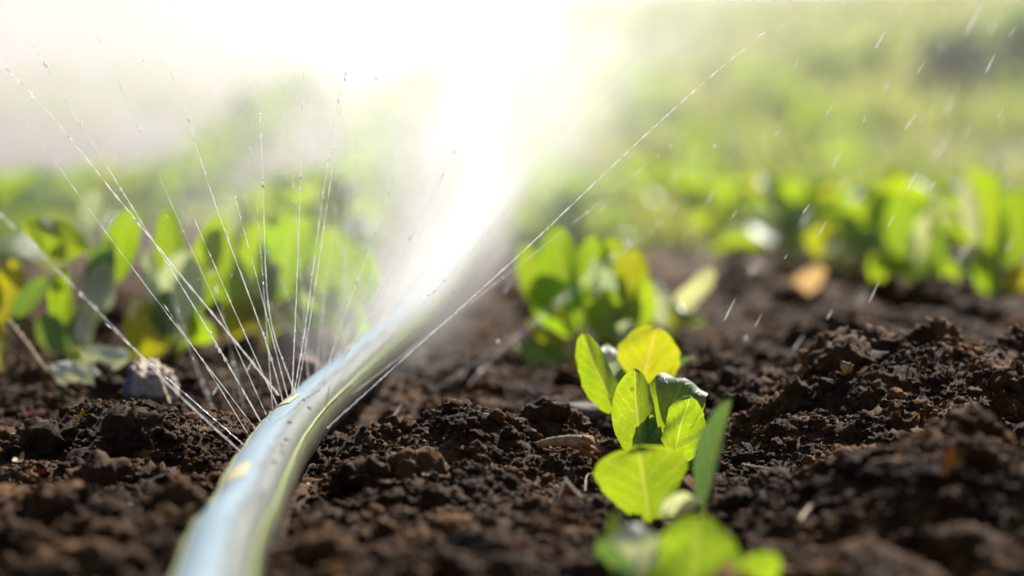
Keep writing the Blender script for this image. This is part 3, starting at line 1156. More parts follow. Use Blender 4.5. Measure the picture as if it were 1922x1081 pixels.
# -- the one just behind
D1 = 1.60
Bp = empty("cabbage_seedling", P(1168, 800, D1), "seedling just behind the sharp one with a holed oval leaf and a round yellowing leaf", "seedling", PG)
leaf_px(Bp, (1166, 792, D1 - 0.03), (1092, 626, D1 - 0.05), 74, 0.45, M_LEAF, 11, vp=0.1, pw=0.1, a=0.9, bpow=0.55, bow=0.06, cup=0.3, wave=0.04, jag=0.03, label="oval leaf with small holes")
leaf_px(Bp, (1190, 780, D1 + 0.03), (1232, 612, D1 + 0.02), 120, -0.1, M_LEAFY, 12, vp=0.38, pw=0.05, a=0.8, bpow=0.5, bow=0.06, cup=0.12, wave=0.05, jag=0.03, label="round yellowing leaf")
leaf_px(Bp, (1172, 790, D1 + 0.03), (1152, 628, D1 + 0.05), 54, 0.5, M_GLARE, 13, vp=0.25, pw=0.08, bow=0.25, cup=0.2, curl=-1.2, vf=0.7)
leaf_px(Bp, (1180, 790, D1 + 0.02), (1166, 690, D1 + 0.02), 42, 0.5, M_LEAFW, 14, vp=0.2, pw=0.1, bow=0.2, cup=0.3)
leaf_px(Bp, (1196, 790, D1 + 0.04), (1300, 668, D1 + 0.07), 44, 1.1, M_LEAFW, 15, vp=0.3, pw=0.08, bow=0.2, cup=0.3)
stem_for(Bp, P(1178, 782, D1 + 0.01))

# -- in front: wide leaf and tall dark leaf
D2 = 1.28
Cp = empty("cabbage_seedling", P(1240, 1060, D2 - 0.06), "seedling in front of the sharp one with a wide square-topped leaf and tall dark leaf", "seedling", PG)
leaf_px(Cp, (1232, 1045, D2 - 0.01), (1197, 836, D2 - 0.005), 182, 0.12, M_LEAF, 21, vp=0.06, pw=0.1, a=2.9, bpow=0.5, bow=0.05, cup=0.12, wave=0.05, curl=-0.5, vf=0.93, jag=0.02, label="wide square-topped yellow-green leaf")
leaf_px(Cp, (1318, 1010, D2 - 0.06), (1372, 748, D2 - 0.05), 78, 0.85, M_LEAFW, 22, vp=0.22, pw=0.16, a=0.95, bpow=0.5, bow=0.10, cup=0.45, wave=0.02, label="tall dark leaf standing upright with a pale edge")
leaf_px(Cp, (1240, 968, D2 - 0.09), (1316, 938, D2 - 0.10), 52, 0.75, M_GLARE, 23, vp=0.05, pw=0.2, bow=0.30, cup=0.1, label="leaf rolled over with its back painted glare-white")
stem_for(Cp, P(1242, 1030, D2 - 0.05), 0.004)

# -- the lowest one
D3 = 1.06
Dp = empty("cabbage_seedling", P(1250, 1150, D3), "strongly blurred cabbage seedling at the very bottom with a broad round green leaf", "seedling", PG)
leaf_px(Dp, (1290, 1160, D3), (1312, 962, D3 + 0.02), 178, -0.1, M_LEAF, 31, vp=0.1, pw=0.1, a=0.95, bpow=0.5, bow=0.28, cup=0.1, wave=0.03, curl=-0.5, vf=0.75, label="broad round green leaf")
leaf_px(Dp, (1210, 1140, D3), (1150, 960, D3 + 0.04), 46, 0.2, M_LEAF, 32, vp=0.5, pw=0.1, bow=0.05, cup=0.2)
leaf_px(Dp, (1215, 1140, D3), (1188, 968, D3 + 0.02), 96, 0.2, M_GLARE, 33, vp=0.45, pw=0.1, bow=0.3, cup=0.15, curl=-0.9, vf=0.7, label="pale leaf tipped over towards the light")
leaf_px(Dp, (1190, 1160, D3), (1122, 1010, D3 + 0.01), 70, -0.5, M_LEAFW, 34, vp=0.2, pw=0.1, bow=0.1, cup=0.2, label="dark teal leaf in shade")
leaf_px(Dp, (1226, 1160, D3 + 0.01), (1216, 990, D3 + 0.03), 36, 0.8, M_LEAFY, 35, vp=0.4, pw=0.22, bow=0.05, cup=0.3)
leaf_px(Dp, (1320, 1170, D3 - 0.02), (1462, 1040, D3 - 0.02), 76, 0.1, M_LEAF, 36, vp=0.4, pw=0.1, bow=0.1, cup=0.2)
stem_for(Dp, P(1236, 1120, D3), 0.004)


# -- generic seedlings: a few kinds, copied along the rows
def make_plant(seed, nl, label, cat, group, hgt=0.12, yellow=0.15, waxy=0.3):
    rr = random.Random(seed)
    root = empty("cabbage_plant", (0, 0, 0), label, cat, group)
    az = rr.random() * 6.28
    for k in range(nl):
        az += 2.4 + rr.uniform(-0.35, 0.35)
        f = k / max(1, nl - 1)
        el = R(2 + 76 * f + rr.uniform(-9, 9))
        ln = hgt * (1.0 - 0.25 * f) * rr.uniform(0.8, 1.1)
        rad = Vector((math.cos(az), math.sin(az), 0))
        ax = (rad * math.cos(el) + Vector((0, 0, 1)) * math.sin(el)).normalized()
        side = Vector((-math.sin(az), math.cos(az), 0))
        nrm = side.cross(ax).normalized()
        if nrm.z < 0:
            nrm = -nrm
            side = -side
        rl = Matrix.Rotation(rr.uniform(-0.5, 0.5), 3, ax)
        side, nrm = rl @ side, rl @ nrm
        B0 = Vector((0, 0, 0.012 + 0.022 * f)) + rad * 0.003
        wd = ln * rr.uniform(0.5, 0.66)
        t = rr.random()
        mat = M_LEAFY if t < yellow else (M_LEAFW if t < yellow + waxy else M_LEAF)
        bow = rr.uniform(0.1, 0.4)
        o = obj("leaf", leaf_mesh("leaf", B0, side, nrm, ax, ln, wd, vp=rr.uniform(0.25, 0.38), pw=0.07, a=0.85, bow=bow, cup=rr.uniform(0.1, 0.45), wave=0.07, seed=seed * 50 + k, nv=20, nu=9), mat, root)
        o.location = B0
        obj("midrib", petiole_mesh(B0, ax, nrm, ln, 0.3, wd, 0.07, bow), M_STEM, o)
    V, F = tube([Vector((0, 0, -0.015)), Vector((0.001, 0, 0.015)), Vector((0, 0, 0.045))], [0.004, 0.0038, 0.003], 8)
    obj("stem", mesh_py("stem", V, F), M_STEM, root)
    return root


def copy_plant(src, loc, rz, sc, label, group):
    r = src.copy()
    COL.objects.link(r)
    r.location = loc
    r.rotation_euler = (0, 0, rz)
    r.scale = (sc, sc, sc)
    r["label"] = label
    r["group"] = group
    for ch in src.children:
        c = ch.copy()
        COL.objects.link(c)
        c.parent = r
        for g in ch.children:
            d = g.copy()
            COL.objects.link(d)
            d.parent = c
    return r


protos, used = [], set()
for k in range(5):
    protos.append(make_plant(500 + k, 9 + k % 3, "young cabbage plant", "cabbage", "cabbage plants in the rows", 0.13, 0.05, 0.22))


def put(kind, x, y, sc, label, group, rz=None, dz=0.0):
    z = h1(x, y) + dz
    rz = rng.random() * 6.28 if rz is None else rz
    src = protos[kind]
    if kind not in used:
        used.add(kind)
        src.location = (x, y, z)
        src.rotation_euler = (0, 0, rz)
        src.scale = (sc, sc, sc)
        src["label"] = label
        src["group"] = group
        return src
    return copy_plant(src, (x, y, z), rz, sc, label, group)


def put_px(kind, px, py, sc, label, group, D=None):
    g = G(px, py) if D is None else P(px, py, D)
    return put(kind, g.x, g.y, sc, label, group)


LG, MG, RG = "cabbage plants in the left row", "cabbage plants in the middle row", "cabbage plants in the right row"
def hand_plant(base, leaves, label, group, r=0.0045):
    root = empty("cabbage_plant", P(*base), label, "cabbage", group)
    for k, (b, t, wd, roll, mat, kw) in enumerate(leaves):
        leaf_px(root, b, t, wd, roll, mat, int(base[0]) * 7 + k, nv=24, nu=11, **kw)
    stem_for(root, P(base[0], base[1] - 60, base[2]), r)
    return root


o1 = dict(vp=0.3, pw=0.07, bow=0.15, cup=0.25, wave=0.06)
o2 = dict(vp=0.15, pw=0.09, bow=0.3, cup=0.3, wave=0.06)
fl = dict(vp=0.25, pw=0.08, bow=0.35, cup=0.15, wave=0.06)
GR, YE, WX = M_LEAF, M_LEAFY, M_LEAFW
# hand-placed plants of the left row
D = 1.9
hand_plant((-10, 700, D), [((0, 660, D), (30, 485, D + .02), 70, 0.2, YE, o1), ((5, 660, D), (90, 515, D - .03), 48, 0.5, WX, o1), ((-10, 650, D), (-50, 480, D), 70, -0.3, GR, o1),
                           ((0, 660, D), (-60, 590, D - .06), 60, 0.1, GR, fl)], "blurred cabbage plant cut off by the left edge with one dark teal leaf", LG)
D = 1.96
hand_plant((150, 712, D), [((172, 470, D), (44, 418, D - .01), 76, 0.35, GR, dict(vp=0.08, pw=0.1, bow=0.15, cup=0.2, wave=0.06)), ((152, 680, D), (176, 462, D), 20, 0.2, WX, dict(vp=0.1, pw=0.3, bow=0.05, cup=0.2)), ((152, 680, D), (206, 445, D - .01), 60, 0.3, WX, dict(vp=0.5, pw=0.06, bow=0.1, cup=0.2)),
                           ((140, 690, D), (116, 496, D - .02), 52, 0.35, GR, o2), ((158, 680, D + .02), (184, 352, D + .05), 66, 0.4, M_GLARE, dict(vp=0.78, pw=0.05, bow=0.1, cup=0.2)),
                           ((204, 716, D - .22), (92, 690, D - .23), 66, 0.5, M_GLARE, dict(vp=0.1, pw=0.1, bow=0.1, cup=0.1)), ((140, 652, D - .16), (246, 672, D - .2), 54, -0.45, M_GLARE, dict(vp=0.1, pw=0.1, bow=0.2, cup=0.15)),
                           ((150, 690, D), (75, 590, D - .02), 60, 0.2, WX, o1), ((190, 600, D - .01), (198, 490, D - .01), 66, 0.3, M_GLARE, o2), ((160, 660, D - .03), (170, 560, D - .03), 40, 0.3, M_GLARE, o2), ((155, 680, D + .02), (250, 390, D + .03), 70, 0.1, GR, dict(vp=0.5, pw=0.05, bow=0.1, cup=0.2)), ((150, 680, D), (150, 580, D - .03), 40, 0.9, WX, o2)],
           "blurred cabbage plant above the stained stone with white-lit leaves resting on the soil", LG)
D = 2.02
hand_plant((330, 700, D), [((330, 650, D), (232, 588, D - .06), 112, 0.35, YE, dict(vp=0.1, pw=0.1, bow=0.25, cup=0.15, wave=0.06)), ((335, 650, D), (345, 470, D), 96, 0.1, M_GLARE, dict(vp=0.25, pw=0.07, bow=0.1, cup=0.2)),
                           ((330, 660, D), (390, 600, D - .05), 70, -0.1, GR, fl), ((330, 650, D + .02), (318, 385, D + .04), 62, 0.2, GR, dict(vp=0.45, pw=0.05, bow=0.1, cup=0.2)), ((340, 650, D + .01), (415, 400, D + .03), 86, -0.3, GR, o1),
                           ((325, 650, D), (272, 460, D - .01), 36, 0.5, M_GLARE, o1), ((338, 650, D + .02), (450, 372, D + .06), 54, 0.4, M_GLARE, dict(vp=0.72, pw=0.05, bow=0.1, cup=0.2)), ((335, 650, D), (310, 540, D - .03), 60, 0.6, WX, o2)],
           "blurred cabbage plant with a big yellow leaf behind the stained stone", LG)
D = 2.15
hand_plant((500, 668, D), [((500, 630, D), (420, 575, D - .05), 80, 0.3, YE, fl), ((500, 630, D), (560, 400, D), 110, 0.1, GR, o1), ((500, 630, D), (480, 410, D + .02), 96, -0.2, GR, o1), ((495, 630, D), (415, 470, D), 80, 0.3, GR, o1),
                           ((505, 630, D), (590, 560, D - .05), 76, -0.2, GR, fl), ((500, 630, D), (520, 490, D - .04), 60, 0.5, WX, o2), ((505, 630, D), (470, 540, D - .05), 70, 0.2, YE, o2)],
           "bright blurred cabbage plant behind the crossing upright jets", LG)
hand_plant((640, 660, D + .05), [((640, 620, D), (690, 470, D + .02), 100, 0.2, GR, o1), ((640, 630, D), (590, 560, D - .03), 90, 0.2, GR, fl), ((640, 640, D), (690, 590, D - .04), 80, -0.2, GR, fl), ((640, 630, D + .03), (620, 420, D + .05), 96, -0.1, GR, o1)],
           "bright green blurred cabbage plant right behind the hose bend", LG)
# hand-placed plants of the middle row
D = 2.05
hand_plant((1085, 690, D), [((1085, 668, D), (966, 650, D - .05), 58, 0.5, GR, dict(vp=0.12, pw=0.15, bow=0.15, cup=0.15)), ((1085, 655, D), (988, 600, D - .04), 40, 0.5, YE, dict(vp=0.12, pw=0.15, bow=0.2, cup=0.2)),
                            ((1085, 650, D + .02), (1040, 425, D + .06), 96, 0.1, GR, o1), ((1085, 650, D + .04), (985, 450, D + .07), 86, 0.3, GR, o1), ((1088, 650, D), (1050, 565, D - .03), 26, 1.0, YE, dict(vp=0.3, pw=0.3, bow=0.1, cup=0.2)),
                            ((1085, 650, D + .05), (1000, 520, D + .03), 90, -0.2, GR, o2), ((1090, 650, D + .02), (1120, 440, D + .05), 90, -0.2, GR, o1)],
           "bright yellow-green cabbage plant left of the round yellowing leaf", MG)
hand_plant((1165, 680, D + .02), [((1165, 650, D), (1135, 500, D), 84, 0.2, GR, o1), ((1165, 650, D), (1192, 462, D + .03), 84, 0.1, YE, o1), ((1170, 655, D), (1216, 520, D), 56, -0.3, GR, o2), ((1160, 655, D - .02), (1130, 545, D - .04), 80, 0.3, GR, o2),
                                  ((1165, 650, D + .03), (1150, 440, D + .06), 76, -0.2, GR, o1), ((1168, 655, D - .03), (1184, 600, D - .04), 40, 0.3, M_GLARE, fl), ((1165, 650, D - .01), (1112, 480, D), 34, 0.6, M_GLARE, o1), ((1160, 640, D - .02), (1138, 500, D - .02), 34, 0.3, M_GLARE, dict(vp=0.5, pw=0.06, bow=0.1, cup=0.2))],
           "tall bright cabbage plant right behind the two nearest seedlings", MG)
hand_plant((1262, 640, D + .1), [((1262, 625, D + .1), (1350, 520, D + .08), 62, 0.7, M_GLARE, dict(vp=0.2, pw=0.1, bow=0.3, cup=0.35, curl=-0.8, vf=0.6)), ((1262, 625, D + .1), (1242, 530, D + .08), 52, 0.6, M_GLARE, dict(vp=0.15, pw=0.1, bow=0.3, cup=0.35, curl=-1.0, vf=0.6)),
                                 ((1262, 625, D + .1), (1300, 590, D + .05), 70, 0.3, WX, fl)], "small pale grey-green cabbage plant right of the bright middle cluster", MG, 0.003)
# hand-placed plants of the right row
D = 2.55
hand_plant((1890, 610, D), [((1890, 560, D), (1858, 318, D + .02), 58, 0.3, GR, o1), ((1885, 560, D), (1808, 330, D + .02), 44, 0.5, M_GLARE, dict(vp=0.5, pw=0.05, bow=0.15, cup=0.2)), ((1890, 560, D + .02), (1905, 350, D + .05), 70, -0.3, GR, o1),
                            ((1890, 570, D), (1840, 470, D - .03), 60, 0.3, GR, o2), ((1890, 580, D), (1800, 575, D - .06), 60, 0.1, GR, fl), ((1895, 590, D - .03), (1895, 622, D - .14), 60, 0.6, M_GLARE, fl), ((1890, 580, D), (1940, 500, D), 70, 0.1, YE, o1)],
           "tall cabbage plant at the right edge of the picture", RG)
hand_plant((1710, 575, D + .1), [((1710, 540, D + .1), (1688, 360, D + .12), 74, 0.2, GR, o1), ((1710, 540, D + .1), (1742, 400, D + .1), 38, 0.5, M_GLARE, o1), ((1710, 550, D + .1), (1640, 470, D + .06), 70, 0.2, GR, o2), ((1712, 550, D + .1), (1760, 430, D + .14), 66, -0.3, GR, o1),
                                 ((1710, 555, D + .1), (1770, 560, D + .04), 56, 0.1, GR, fl), ((1708, 555, D + .1), (1690, 480, D + .06), 60, 0.2, GR, o2), ((1710, 555, D + .1), (1800, 500, D + .1), 60, 0.1, GR, o1)],
           "broad bright cabbage plant left of the tall right edge one", RG)
hand_plant((1590, 530, D + .35), [((1590, 500, D + .35), (1530, 420, D + .3), 70, 0.2, YE, o2), ((1590, 500, D + .35), (1590, 390, D + .4), 70, 0.1, GR, o1), ((1595, 505, D + .35), (1650, 430, D + .35), 70, -0.2, GR, o1), ((1590, 510, D + .35), (1560, 470, D + .25), 60, 0.1, M_GLARE, o2),
                                  ((1592, 512, D + .35), (1640, 530, D + .25), 60, 0.1, GR, fl)], "leaning cabbage plant above the tan dry leaf", RG)
M_DRY = leaf_mat("dry_leaf", (0.85, 0.50, 0.22), (0.45, 0.28, 0.14), vein=(0.7, 0.4, 0.2), spec=0.2)
_g = (G(1514, 556) - CAM).dot(FWD)
dry = empty("dry_leaf", P(1490, 556, _g), "dry tan-orange leaf standing on the soil below the right-hand plant row", "dry leaf")
leaf_px(dry, (1484, 558, _g), (1548, 502, _g - 0.01), 44, 0.2, M_DRY, 900, vp=0.04, pw=0.3, bow=0.1, cup=0.2, wave=0.05)
for a in [
    (2, 560, 560, 1.2, "pale green cabbage plant seen through the upright jets", LG),
    (2, 1475, 495, 1.0, "pale lime cabbage plant above the brownish soil hollow on the right", RG),
    (0, 1400, 478, 1.05, "bright lime cabbage plant with a glinting leaf in the right row", RG),
    (3, 1325, 458, 1.1, "soft lime cabbage plant where the right row narrows", RG),
    (1, 1255, 430, 1.1, "soft cabbage plant close to the bold straight jet", RG),
    (4, 1195, 400, 1.15, "pale cabbage plant touching the bold straight jet", RG),
    (1, 1840, 520, 1.05, "cabbage plant with dark gaps behind the right edge plant", RG),
    (4, 1680, 500, 1.0, "soft cabbage plant behind the broad bright one on the right", RG),
]:
    put_px(*a)
# rows running on into the blur
for y in np.arange(3.1, 9.5, 0.17):
    f = (y - 3.1) / 6.4
    if y > 3.7: put(rng.randrange(5), -0.37 + rng.uniform(-.05, .05), y, rng.uniform(0.85, 1.2), "far blurred cabbage plant in the left row behind the spray", "far cabbage plants in the left row")
    put(rng.randrange(5), -0.80 + rng.uniform(-.05, .05), y - 0.4, rng.uniform(0.85, 1.2), "blurred cabbage plant in the outermost row on the left", "cabbage plants in the outermost left row")
    if y > 3.8: put(rng.randrange(5), 0.09 + rng.uniform(-.04, .04), y, rng.uniform(0.8, 1.1), "far blurred cabbage plant in the middle row beside the mist", "far cabbage plants in the middle row")
    put(rng.randrange(5), 0.47 + rng.uniform(-.05, .05), y, rng.uniform(0.8, 1.05), "far blurred cabbage plant in the right row", "far cabbage plants in the right row")
    put(rng.randrange(5), 0.92 + rng.uniform(-.06, .06), y + 0.3, rng.uniform(0.75, 1.05), "blurred cabbage plant in the outermost row on the right", "cabbage plants in the outermost right row")


# ------------------------------------------------------------------ far greenery on the bank
def greens(n, cx, cy, sx, sy, smin, smax):
    X = nrg.uniform(-sx, sx, n) + cx
    Y = nrg.uniform(-sy, sy, n) + cy
    k = pn2(X, Y, 1.1, 40.0) + 0.25 * nrg.normal(size=n) > -0.15
    X, Y = X[k], Y[k]
    Z = base_h(X, Y)
    n = len(X)
    az = nrg.random(n) * 6.28
    el = nrg.uniform(0.4, 1.4, n)
    ln = nrg.uniform(smin, smax, n)
    wd = ln * nrg.uniform(0.12, 0.3, n)
    ax = np.stack([np.cos(az) * np.cos(el), np.sin(az) * np.cos(el), np.sin(el)], 1)
    sd = np.stack([-np.sin(az), np.cos(az), np.zeros(n)], 1)
    B = np.stack([X, Y, Z], 1)
    up = np.array([[0, 0, 1.0]])
    v = np.stack([B, B + ax * (ln * .5)[:, None] - sd * (wd * .5)[:, None], B + ax * ln[:, None] - up * (ln * .15)[:, None], B + ax * (ln * .5)[:, None] + sd * (wd * .5)[:, None]], 1)
    return v.reshape(-1, 3), np.arange(n * 4).reshape(n, 4)


m, nt, out = new_mat("bank_grass")
ri = N(nt, "ShaderNodeNewGeometry").outputs["Random Per Island"]
tc = N(nt, "ShaderNodeTexCoord").outputs["Object"]
c = ramp(nt, math_n(nt, 'ADD', math_n(nt, 'MULTIPLY', ri, 0.4), math_n(nt, 'MULTIPLY', noise(nt, tc, 1.3, 3), 0.6)), [(0.25, (0.20, 0.30, 0.03)), (0.5, (0.38, 0.42, 0.08)), (0.72, (0.48, 0.45, 0.16))])
d = N(nt, "ShaderNodeBsdfDiffuse"); L(nt, c, d.inputs[0])
t = N(nt, "ShaderNodeBsdfTranslucent"); L(nt, c, t.inputs[0])
mx = N(nt, "ShaderNodeMixShader"); mx.inputs[0].default_value = 0.55
L(nt, d.outputs[0], mx.inputs[1]); L(nt, t.outputs[0], mx.inputs[2]); L(nt, mx.outputs[0], out.inputs[0])
M_GRASS = m
va, fa = greens(34000, 2.3, 9.0, 2.3, 5.0, 0.06, 0.17)
vb, fb = greens(2500, -1.8, 8.5, 2.0, 2.0, 0.05, 0.10)
tag(obj("grass", mesh_np("grass", np.concatenate([va, vb]), np.concatenate([fa, fb + len(va)]), smooth=False), M_GRASS), "olive green grass and weeds on the far bank", "grass", kind="stuff")


def bush(px, py, D, wpx, hpx, label, seed, dark):
    c = G(px, py + hpx * 0.45, d1=26.0)
    D = (c - CAM).dot(FWD)
    rr = np.random.default_rng(seed)
    gz = h1(c.x, c.y)
    root = empty("bush", (c.x, c.y, gz), label, "bush", "bushes on the far bank")
    sx, sz = wpx / FPX * D / 2, hpx / FPX * D / 2
    n = 300
    p = rr.normal(size=(n, 3))
    p /= np.linalg.norm(p, axis=1)[:, None]
    rad = rr.random(n) ** 0.45
    lum = 1 + 0.45 * pn(p * 1.6 + seed)
    p = p * (rad * lum)[:, None] * np.array([[sx, sx, sz]])
    p[:, 2] += sz
    az, el = rr.random(n) * 6.28, rr.uniform(-0.6, 1.3, n)
    ln = rr.uniform(0.05, 0.1, n)
    ax = np.stack([np.cos(az) * np.cos(el), np.sin(az) * np.cos(el), np.sin(el)], 1)
    sd = np.stack([-np.sin(az), np.cos(az), np.zeros(n)], 1)
    v = np.stack([p, p + ax * (ln * .5)[:, None] - sd * (ln * .3)[:, None], p + ax * ln[:, None], p + ax * (ln * .5)[:, None] + sd * (ln * .3)[:, None]], 1).reshape(-1, 3)
    obj("foliage", mesh_np("foliage", v, np.arange(n * 4).reshape(n, 4), smooth=False), dark, root)
    for k in range(3):
        a = k * 2.1 + seed
        V, F = tube([(0, 0, -0.05), (0.15 * sx * math.cos(a), 0.15 * sx * math.sin(a), sz * 0.6), (0.4 * sx * math.cos(a), 0.4 * sx * math.sin(a), sz * 1.4)], [0.02, 0.014, 0.005], 6)
        obj("trunk", mesh_py("trunk", V, F), M_TWIG, root)
    return root


M_BUSHD = plain_mat("dark_bush_leaf", (0.26, 0.42, 0.015), (0.34, 0.50, 0.03), 5, 0.8, 0.0, 0.5, 0.1)
M_BUSHG = plain_mat("green_bush_leaf", (0.08, 0.15, 0.025), (0.14, 0.21, 0.04), 5, 0.6, 0.0, 0.45)
bush(1540, 145, 11.0, 62, 50, "small dark round bush on the far bank", 1, M_BUSHD)
bush(1635, 125, 11.5, 45, 55, "smaller dark bush right of the round one on the far bank", 2, M_BUSHD)
bush(1915, 100, 10.0, 110, 130, "dense dark bush in the top right corner", 3, M_BUSHD)
bush(1790, 120, 10.5, 150, 110, "mid green bush left of the dense corner bush", 4, M_BUSHG)

# ------------------------------------------------------------------ water: jets, drops, mist
JG = "water jets from the hose"


def jet(pts, r, label, nb=6, seed=0, mat=M_JET):
    rr = random.Random(seed)
    W = [P(*p) for p in pts]
    root = empty("water_jet", W[0], label, "water jet", JG)
    c = catmull(W, 40)
    n = len(c)
    rad = []
    for i in range(n):
        f = i / (n - 1)
        k = 1.0 - 0.45 * f
        k *= 1 + 0.28 * math.sin(i * 1.9 + seed) * math.sin(i * 0.63 + seed * 2)
        rad.append(r * max(0.20 if f < 0.45 else 0.05, k + 1.0 * f * math.sin(i * 0.9 + seed * 3) * math.sin(i * 0.37 + seed) - 0.25 * f) * (1 if i < n - 3 else 0.4))
    c = [p + Vector((rr.uniform(-1, 1), 0, rr.uniform(-1, 1))) * r * 0.25 for p in c]
    V, F = tube(c, rad, 6)
    obj("stream", mesh_py("stream", local(V, W[0]), F), mat, root)
    for k in range(nb):
        i = int(n * (0.08 + 0.9 * rr.random()))
        i = min(n - 2, i)
        s = r * (rr.uniform(1.0, 2.3) if r < 0.0006 else rr.uniform(0.7, 1.3))
        bm_v, bm_f = DROPV
        d = (c[i + 1] - c[i]).normalized()
        M3 = d.to_track_quat('Z', 'Y').to_matrix()
        V = [tuple(M3 @ Vector((v[0] * s, v[1] * s, v[2] * s * rr.uniform(1.2, 2.0)))) for v in bm_v]
        o = obj("droplet", mesh_py("droplet", V, [list(q) for q in bm_f]), M_DROP, root)
        o.location = c[i] + Vector((rr.uniform(-1, 1), rr.uniform(-1, 1), rr.uniform(-1, 1))) * r * 0.6 - W[0]
    return root


_dv, _df = ico(2)
DROPV = (_dv.tolist(), _df.tolist())

jet([(455, 850, 1.40), (330, 735, 1.36), (170, 570, 1.30), (0, 402, 1.25), (-60, 345, 1.23)], 0.00055, "thick low jet reaching the left edge from the lower hose bend", 7, 1, M_MID)
jet([(524, 742, 1.50), (400, 590, 1.50), (240, 395, 1.46), (100, 222, 1.42), (0, 118, 1.40)], 0.00065, "long jet crossing the left leaves towards the upper left edge", 8, 2)
jet([(490, 792, 1.46), (385, 610, 1.46), (255, 400, 1.45), (140, 215, 1.45), (55, 72, 1.45)], 0.0005, "fine beaded jet rising steeply to the upper left", 9, 3)
jet([(532, 755, 1.49), (495, 630, 1.49), (400, 372, 1.47), (345, 200, 1.46), (300, 92, 1.45)], 0.00045, "fine jet leaning left that ends high above the leaves", 8, 4)
jet([(553, 738, 1.50), (505, 580, 1.50), (493, 320, 1.48), (484, 138, 1.47)], 0.00042, "beaded nearly upright jet ending in a single bright drop", 9, 5)
jet([(548, 742, 1.50), (556, 560, 1.49), (564, 350, 1.48), (570, 130, 1.47)], 0.0004, "upright jet just right of the beaded one", 8, 6)
jet([(552, 738, 1.50), (575, 600, 1.49), (607, 360, 1.48), (642, 148, 1.47)], 0.0004, "upright jet leaning slightly right", 8, 7)
jet([(556, 745, 1.50), (582, 600, 1.51), (622, 330, 1.50), (655, 90, 1.49)], 0.00038, "faint jet close beside the one leaning slightly right", 6, 8)
jet([(592, 760, 1.52), (640, 610, 1.53), (700, 450, 1.53), (752, 290, 1.53)], 0.00042, "jet leaning right over the bright plant behind the bend", 7, 9)
jet([(600, 760, 1.54), (680, 610, 1.55), (775, 440, 1.55), (865, 262, 1.55)], 0.00042, "jet leaning further right into the edge of the mist", 7, 10)
jet([(640, 715, 1.58), (745, 615, 1.58), (860, 500, 1.58), (965, 380, 1.58)], 0.0004, "fine slanting jet in front of the dense mist", 6, 11)
jet([(615, 802, 1.42), (770, 662, 1.46), (975, 478, 1.48), (1160, 302, 1.48), (1310, 165, 1.47), (1460, 40, 1.46)], 0.00065, "bold straight jet rising to the upper right along the mist edge", 12, 12)
jet([(412, 800, 1.70), (385, 730, 1.72), (345, 620, 1.75), (310, 500, 1.8)], 0.0010, "soft wide jet behind the thick low one", 3, 13, M_SOFT)
jet([(470, 830, 1.66), (452, 740, 1.68), (425, 620, 1.70), (390, 480, 1.75)], 0.0009, "soft jet behind the fine leaning one", 3, 14, M_SOFT)
jet([(600, 690, 1.70), (545, 620, 1.85), (470, 530, 2.0), (380, 400, 2.2)], 0.0012, "out of focus jet crossing behind the upright jets", 4, 15, M_SOFT)
jet([(690, 800, 1.75), (880, 690, 1.85), (1050, 560, 1.95), (1190, 450, 2.1)], 0.0013, "out of focus jet over the dark soil right of the hose", 3, 16, M_SOFT)
jet([(880, 720, 1.2), (960, 640, 1.2), (1120, 520, 1.18), (1300, 360, 1.16)], 0.0005, "ghostly near jet passing in front of the middle plants", 3, 17, M_SOFT)
jet([(290, 980, 1.18), (355, 1035, 1.16)], 0.0008, "short blurred jet at the lower left of the hose", 2, 18)
for k, (x0, y0, x1, y1, d_, lab) in enumerate([
    (470, 822, 300, 560, 1.48, "hair-thin jet low over the dark clod by the hose"), (512, 768, 455, 120, 1.49, "hair-thin jet left of the beaded nearly upright one"), (580, 728, 530, 150, 1.60, "hair-thin upright jet between two beaded ones"),
    (625, 690, 690, 60, 1.72, "hair-thin jet right of the upright bundle"), (645, 675, 722, 180, 1.78, "hair-thin jet fading into the pale mist"), (500, 778, 180, 60, 1.48, "hair-thin jet high above the left leaves"),
    (660, 665, 800, 330, 1.82, "hair-thin jet under the slanting mist edge"), (690, 660, 905, 330, 1.85, "hair-thin jet lost in the bright mist"), (660, 740, 1290, 250, 1.58, "hair-thin jet just under the bold straight one"),
    (605, 705, 400, 240, 1.68, "hair-thin jet beside the fine leaning one"), (480, 805, 20, 190, 1.46, "hair-thin jet beside the long crossing one"), (610, 700, 590, 120, 1.7, "hair-thin jet rising straight behind the bend"),
    (462, 838, 190, 600, 1.45, "hair-thin low jet between the thick one and the stained stone"), (520, 760, 330, 330, 1.5, "hair-thin jet between the two long leaning ones"), (540, 745, 430, 330, 1.51, "short hair-thin jet over the yellow leaves"),
    (590, 720, 640, 330, 1.62, "short hair-thin jet right of the upright bundle"), (620, 695, 740, 420, 1.7, "short hair-thin jet over the bright plant behind the bend"), (640, 740, 880, 520, 1.58, "short hair-thin jet low against the dark soil"), (700, 655, 1010, 330, 1.85, "hair-thin jet along the right flank of the mist"),
    (650, 672, 655, 170, 1.78, "hair-thin jet rising straight where the hose starts to fade"), (675, 660, 610, 300, 1.85, "hair-thin jet leaning back over the fading hose")]):
    mx_, my_ = (x0 + x1) / 2 + rng.uniform(-6, 6), (y0 + y1) / 2 + rng.uniform(-3, 3)
    dd = rng.choice([-0.06, 0.02, 0.07])
    jet([(x0, y0, d_), (mx_, my_, d_ + dd * .5), (x1, y1, d_ + dd)], 0.00030, lab, 7, 40 + k)
